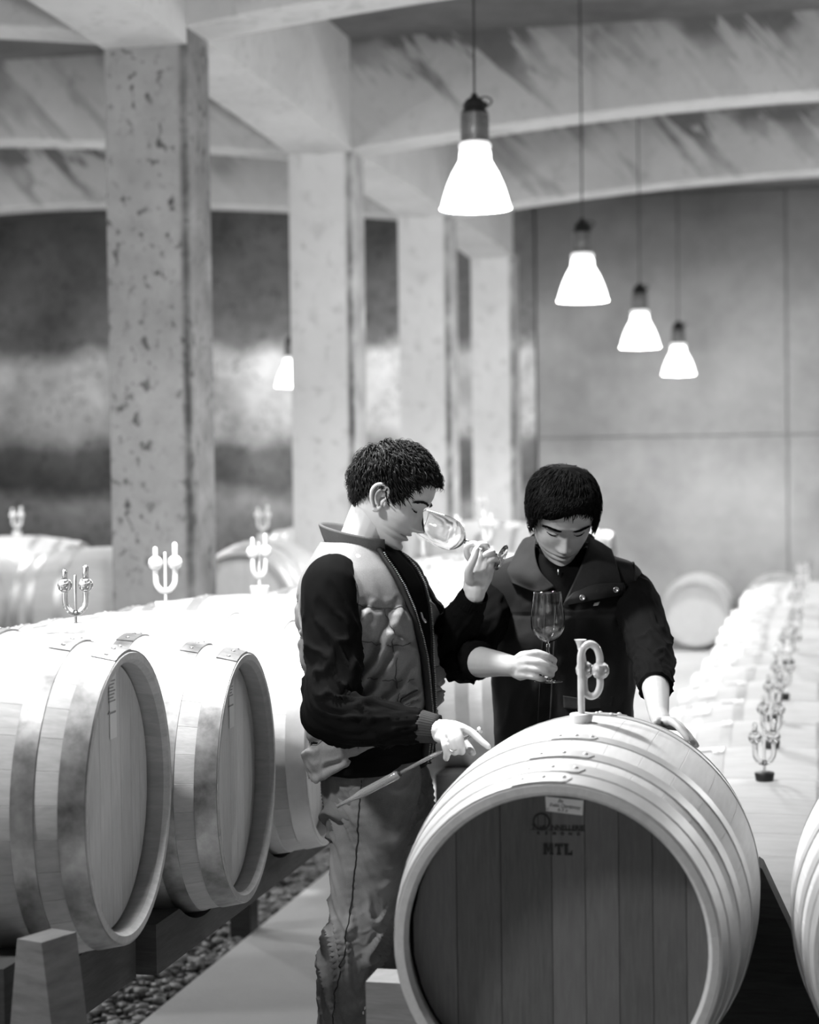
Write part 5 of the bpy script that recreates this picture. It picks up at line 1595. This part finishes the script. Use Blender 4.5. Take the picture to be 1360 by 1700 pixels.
# collar wings of the vest
patch([[(893, 889, .030), (872, 893, .014), (862, 905, .004)], [(888, 915, .040), (862, 920, .024), (846, 938, .008)], [(897, 948, .036), (868, 952, .030), (842, 950, .014)], [(921, 974, .026), (893, 984, .026), (850, 968, .018)]], 'collar_wing', M['vest2b'], man2, INV2, th=.006)
patch([[(978, 890, .028), (998, 900, .014), (1016, 912, .004)], [(975, 912, .040), (1000, 926, .028), (1024, 936, .012)], [(962, 946, .040), (996, 952, .030), (1030, 960, .014)], [(937, 1000, .022), (985, 978, .026), (1032, 970, .016)]], 'collar_wing', M['vest2b'], man2, INV2, th=.006)
patch([[(952, 984, .030), (990, 970, .032), (1036, 968, .020)], [(940, 996, .030), (988, 984, .034), (1039, 978, .020)], [(934, 1006, .024), (988, 996, .028), (1038, 987, .016)]], 'snap_placket', M['vest2b'], man2, INV2, th=.006)
for (px, py) in ((967, 992), (1023, 979)):
    p = vest2_at(px, py, .036 if px < 1000 else .026); mt = Matrix.Translation(p) @ Matrix.Rotation(math.pi / 2, 4, 'X')
    o = put(MB().lathe([(.0072, 0), (.0075, .001), (.0066, .002), (.0042, .0016), (.0040, .0004), (.0001, .0002)], 20, mt), 'snap_button', M['steel'], man2, INV2, recalc=False)
# badge and pocket flap
patch([[(987, 1001, .014), (996, 999, .014)], [(985, 1006, .014), (993, 1005, .014)]], 'white_badge', M['paper'], man2, INV2, th=.002, wob=0, sub=3)
patch([[(935, 1155, .012), (975, 1160, .012), (1018, 1156, .008)], [(936, 1176, .013), (975, 1178, .013), (1018, 1174, .009)]], 'pocket_flap', M['vest2b'], man2, INV2, th=.004)
mb = MB(); mb.tube([vest2_at(925, 1008, .012), vest2_at(920, 1080, .012), vest2_at(914, 1200, .012)], .0028, 6); mb.tube([vest2_at(905, 1008, .010), vest2_at(900, 1080, .010), vest2_at(893, 1200, .010)], .0012, 6)
put(mb, 'front_zip', M['piping'], man2, INV2)
mb = MB(); p = vest2_at(927, 948, .036); mb.box(-.0018, .0018, -.002, .0, -.010, .004, Matrix.Translation(p)); put(mb, 'zip_pull', M['steel'], man2, INV2)
# vest yoke edge at the shoulders
for sg in (1, -1):
    c = L2(sg * .168, -.004, 1.365); pts = []
    for i in range(41):
        t = 2 * math.pi * i / 40
        pts.append(c + F2 * (.078 * math.cos(t)) + Vector((0, 0, .105 * math.sin(t))) + R2 * (sg * (.030 - .014 * math.sin(t) - .006 * math.cos(t) ** 2)))
    mbr = MB(); mbr.tube(pts, .0045, 8); put(mbr, 'armhole_edge', M['vest2'], man2, INV2)
s3 = sleeve([sr2 + Vector((0, 0, .02)) - R2 * .05, sr2 + Vector((0, 0, -.01)), sr2.lerp(er2, .5), er2 + Vector((-.004, .01, -.002)), er2.lerp(wr2, .18), er2.lerp(wr2, .34)],
            [.040, .064, .062, .060, .052, .047], [.001, .002, .005, .009, .006, .003], 12.0)
put(s3, 'sweater_sleeve', M['sweater'], man2, INV2)
s4 = sleeve([sl2 + Vector((0, 0, .02)) + R2 * .05, sl2 + Vector((0, 0, -.01)), sl2.lerp(el2, .5) - R2 * .005, el2, el2.lerp(wl2, .34), el2.lerp(wl2, .58)],
            [.040, .064, .060, .056, .047, .041], [.001, .002, .004, .007, .006, .003], 15.0)
put(s4, 'sweater_sleeve', M['sweater'], man2, INV2)
tk = [(.40, .0, .085, .09, .09), (.60, 0, .15, .11, .11), (.85, .0, .172, .118, .12), (.95, .0, .165, .11, .112)]
for sg in (-1, 1):
    K_ = dense([(L2(sg * .10, -.02, .07).x, L2(sg * .10, -.02, .07).y, .07, .055, .06), (L2(sg * .095, 0, .5).x, L2(sg * .095, 0, .5).y, .5, .072, .075), (L2(sg * .085, 0, .85).x, L2(sg * .085, 0, .85).y, .85, .086, .10)], 80)
    rows = [(Vector(r[:3]), R2 * r[3], F2 * r[4], F2 * r[4], .95) for r in K_]
    put(loft(rows, 64, lambda a, q, p, n: .004 * mnoise.noise(p * 20)), 'trouser_leg', M['denim_dark'], man2, INV2)
    shoe(L2(sg * .10, -.02, .0), F2, R2, 'shoe', man2, INV2)

# ================================================================ GLASSES AND PIPETTE
def wine_glass(foot, axis, label, H=.215, rmax=.0405, rrim=.033, bowl=.122):
    z = Vector(axis).normalized(); x = z.orthogonal().normalized(); y = z.cross(x)
    m = Matrix(((x.x, y.x, z.x, foot.x), (x.y, y.y, z.y, foot.y), (x.z, y.z, z.z, foot.z), (0, 0, 0, 1)))
    r = thing('wine_glass', label, 'glass', m)
    zb = H - bowl
    outer = [(.0, zb - .004), (.006, zb), (.018, zb + .006), (.031, zb + .018), (.039, zb + .034), (rmax, zb + .050), (.040, zb + .068), (.037, zb + .088), (rrim + .002, zb + .106), (rrim, H)]
    inner = [(rrim - .0011, H), (rrim + .0009, zb + .106), (.0359, zb + .088), (.0388, zb + .068), (rmax - .0012, zb + .050), (.0377, zb + .034), (.0296, zb + .0195), (.0165, zb + .0085), (.005, zb + .0035), (.0, zb + .003)]
    def sm(p): return [(max(0.00005, q.x), q.y) for q in curve_pts([Vector((a, b, 0)) for a, b in p], 4)]
    MB().lathe(sm(outer[1:]) + sm(inner), 56).obj('bowl', M['glass'], r, recalc=True)
    st = [(.0335, .0006), (.0335, .0020), (.024, .0030), (.010, .0058), (.0050, .013), (.0036, .030), (.0034, zb - .030), (.0042, zb - .012), (.0062, zb - .0006), (.00005, zb - .0002)]
    MB().lathe([(.00005, .0), (.033, .0)] + st, 48).obj('stem_and_foot', M['glass'], r, recalc=True)
    return r
ax1 = (g0 - g1)
wine_glass(g1, ax1, 'tilted empty wine glass held to the nose of the man in jeans', H=ax1.length)
wine_glass(gx2, Vector((.0, .02, 1)), 'upright empty wine glass held by the man in the dark vest')
M['frost2'] = glass_mat('cloudy_glass', .98, .06, 1.4); M['frost2'].node_tree.nodes['Principled BSDF'].inputs['Transmission Weight'].default_value = .78
# pipette (wine thief)
p_top, p_joint, p_end, p_tip = at(797, 1212, 4.372), at(664, 1284, 4.425), at(598, 1319, 4.45), at(560, 1339, 4.465)
pt = thing('wine_thief', 'long glass sampling pipette hanging from the hand in front of the jeans', 'pipette', loc=p_joint)
mi = Matrix.Translation(-p_joint)
def hollow(pts, ro, ri, name, mat):
    """glass tube with a bore"""
    pts = [mi @ p for p in pts]; v = []; f = []; n = 20; K = len(pts)
    def ringset(rad):
        out = []
        for i, p in enumerate(pts):
            t = (pts[min(i+1, K-1)] - pts[max(i-1, 0)]).normalized(); a = Vector((0, 0, 1)); a = (a - t * a.dot(t)).normalized(); b = t.cross(a)
            out.append([p + a * (rad[i] * math.cos(2*math.pi*k/n)) + b * (rad[i] * math.sin(2*math.pi*k/n)) for k in range(n)])
        return out
    rs = ringset(ro) + ringset(ri)[::-1]
    for r_ in rs: v += r_
    m_ = len(rs)
    for j in range(m_):
        jj = (j + 1) % m_
        for i in range(n): k = (i + 1) % n; f.append((j*n+i, j*n+k, jj*n+k, jj*n+i))
    return MB().add(v, f).obj(name, mat, pt, recalc=True)
hollow([p_top, p_top.lerp(p_joint, .5), p_joint], [.0046] * 3, [.0028] * 3, 'thin_tube', M['frost2'])
dj = (p_end - p_joint).normalized()
hollow([p_joint, p_joint + dj * .006, p_joint + dj * .010, p_end - dj * .008, p_end, p_end.lerp(p_tip, .3), p_tip], [.005, .009, .0102, .0102, .0092, .0058, .0042], [.003, .007, .0086, .0086, .0078, .0042, .0026], 'chamber', M['frost2'])
MB().lathe([(.0050, -.003), (.0078, -.002), (.0078, .002), (.0050, .003)], 20, mi @ Matrix.Translation(p_joint + dj * .000) @ (p_joint - p_end).to_track_quat('Z', 'Y').to_matrix().to_4x4()).obj('joint_ring', M['iron'], pt)
MB().lathe([(.003, -.004), (.0078, -.003), (.0082, .002), (.003, .004)], 20, mi @ Matrix.Translation(p_top) @ (p_top - p_joint).to_track_quat('Z', 'Y').to_matrix().to_4x4()).obj('mouthpiece', M['silicone'], pt)
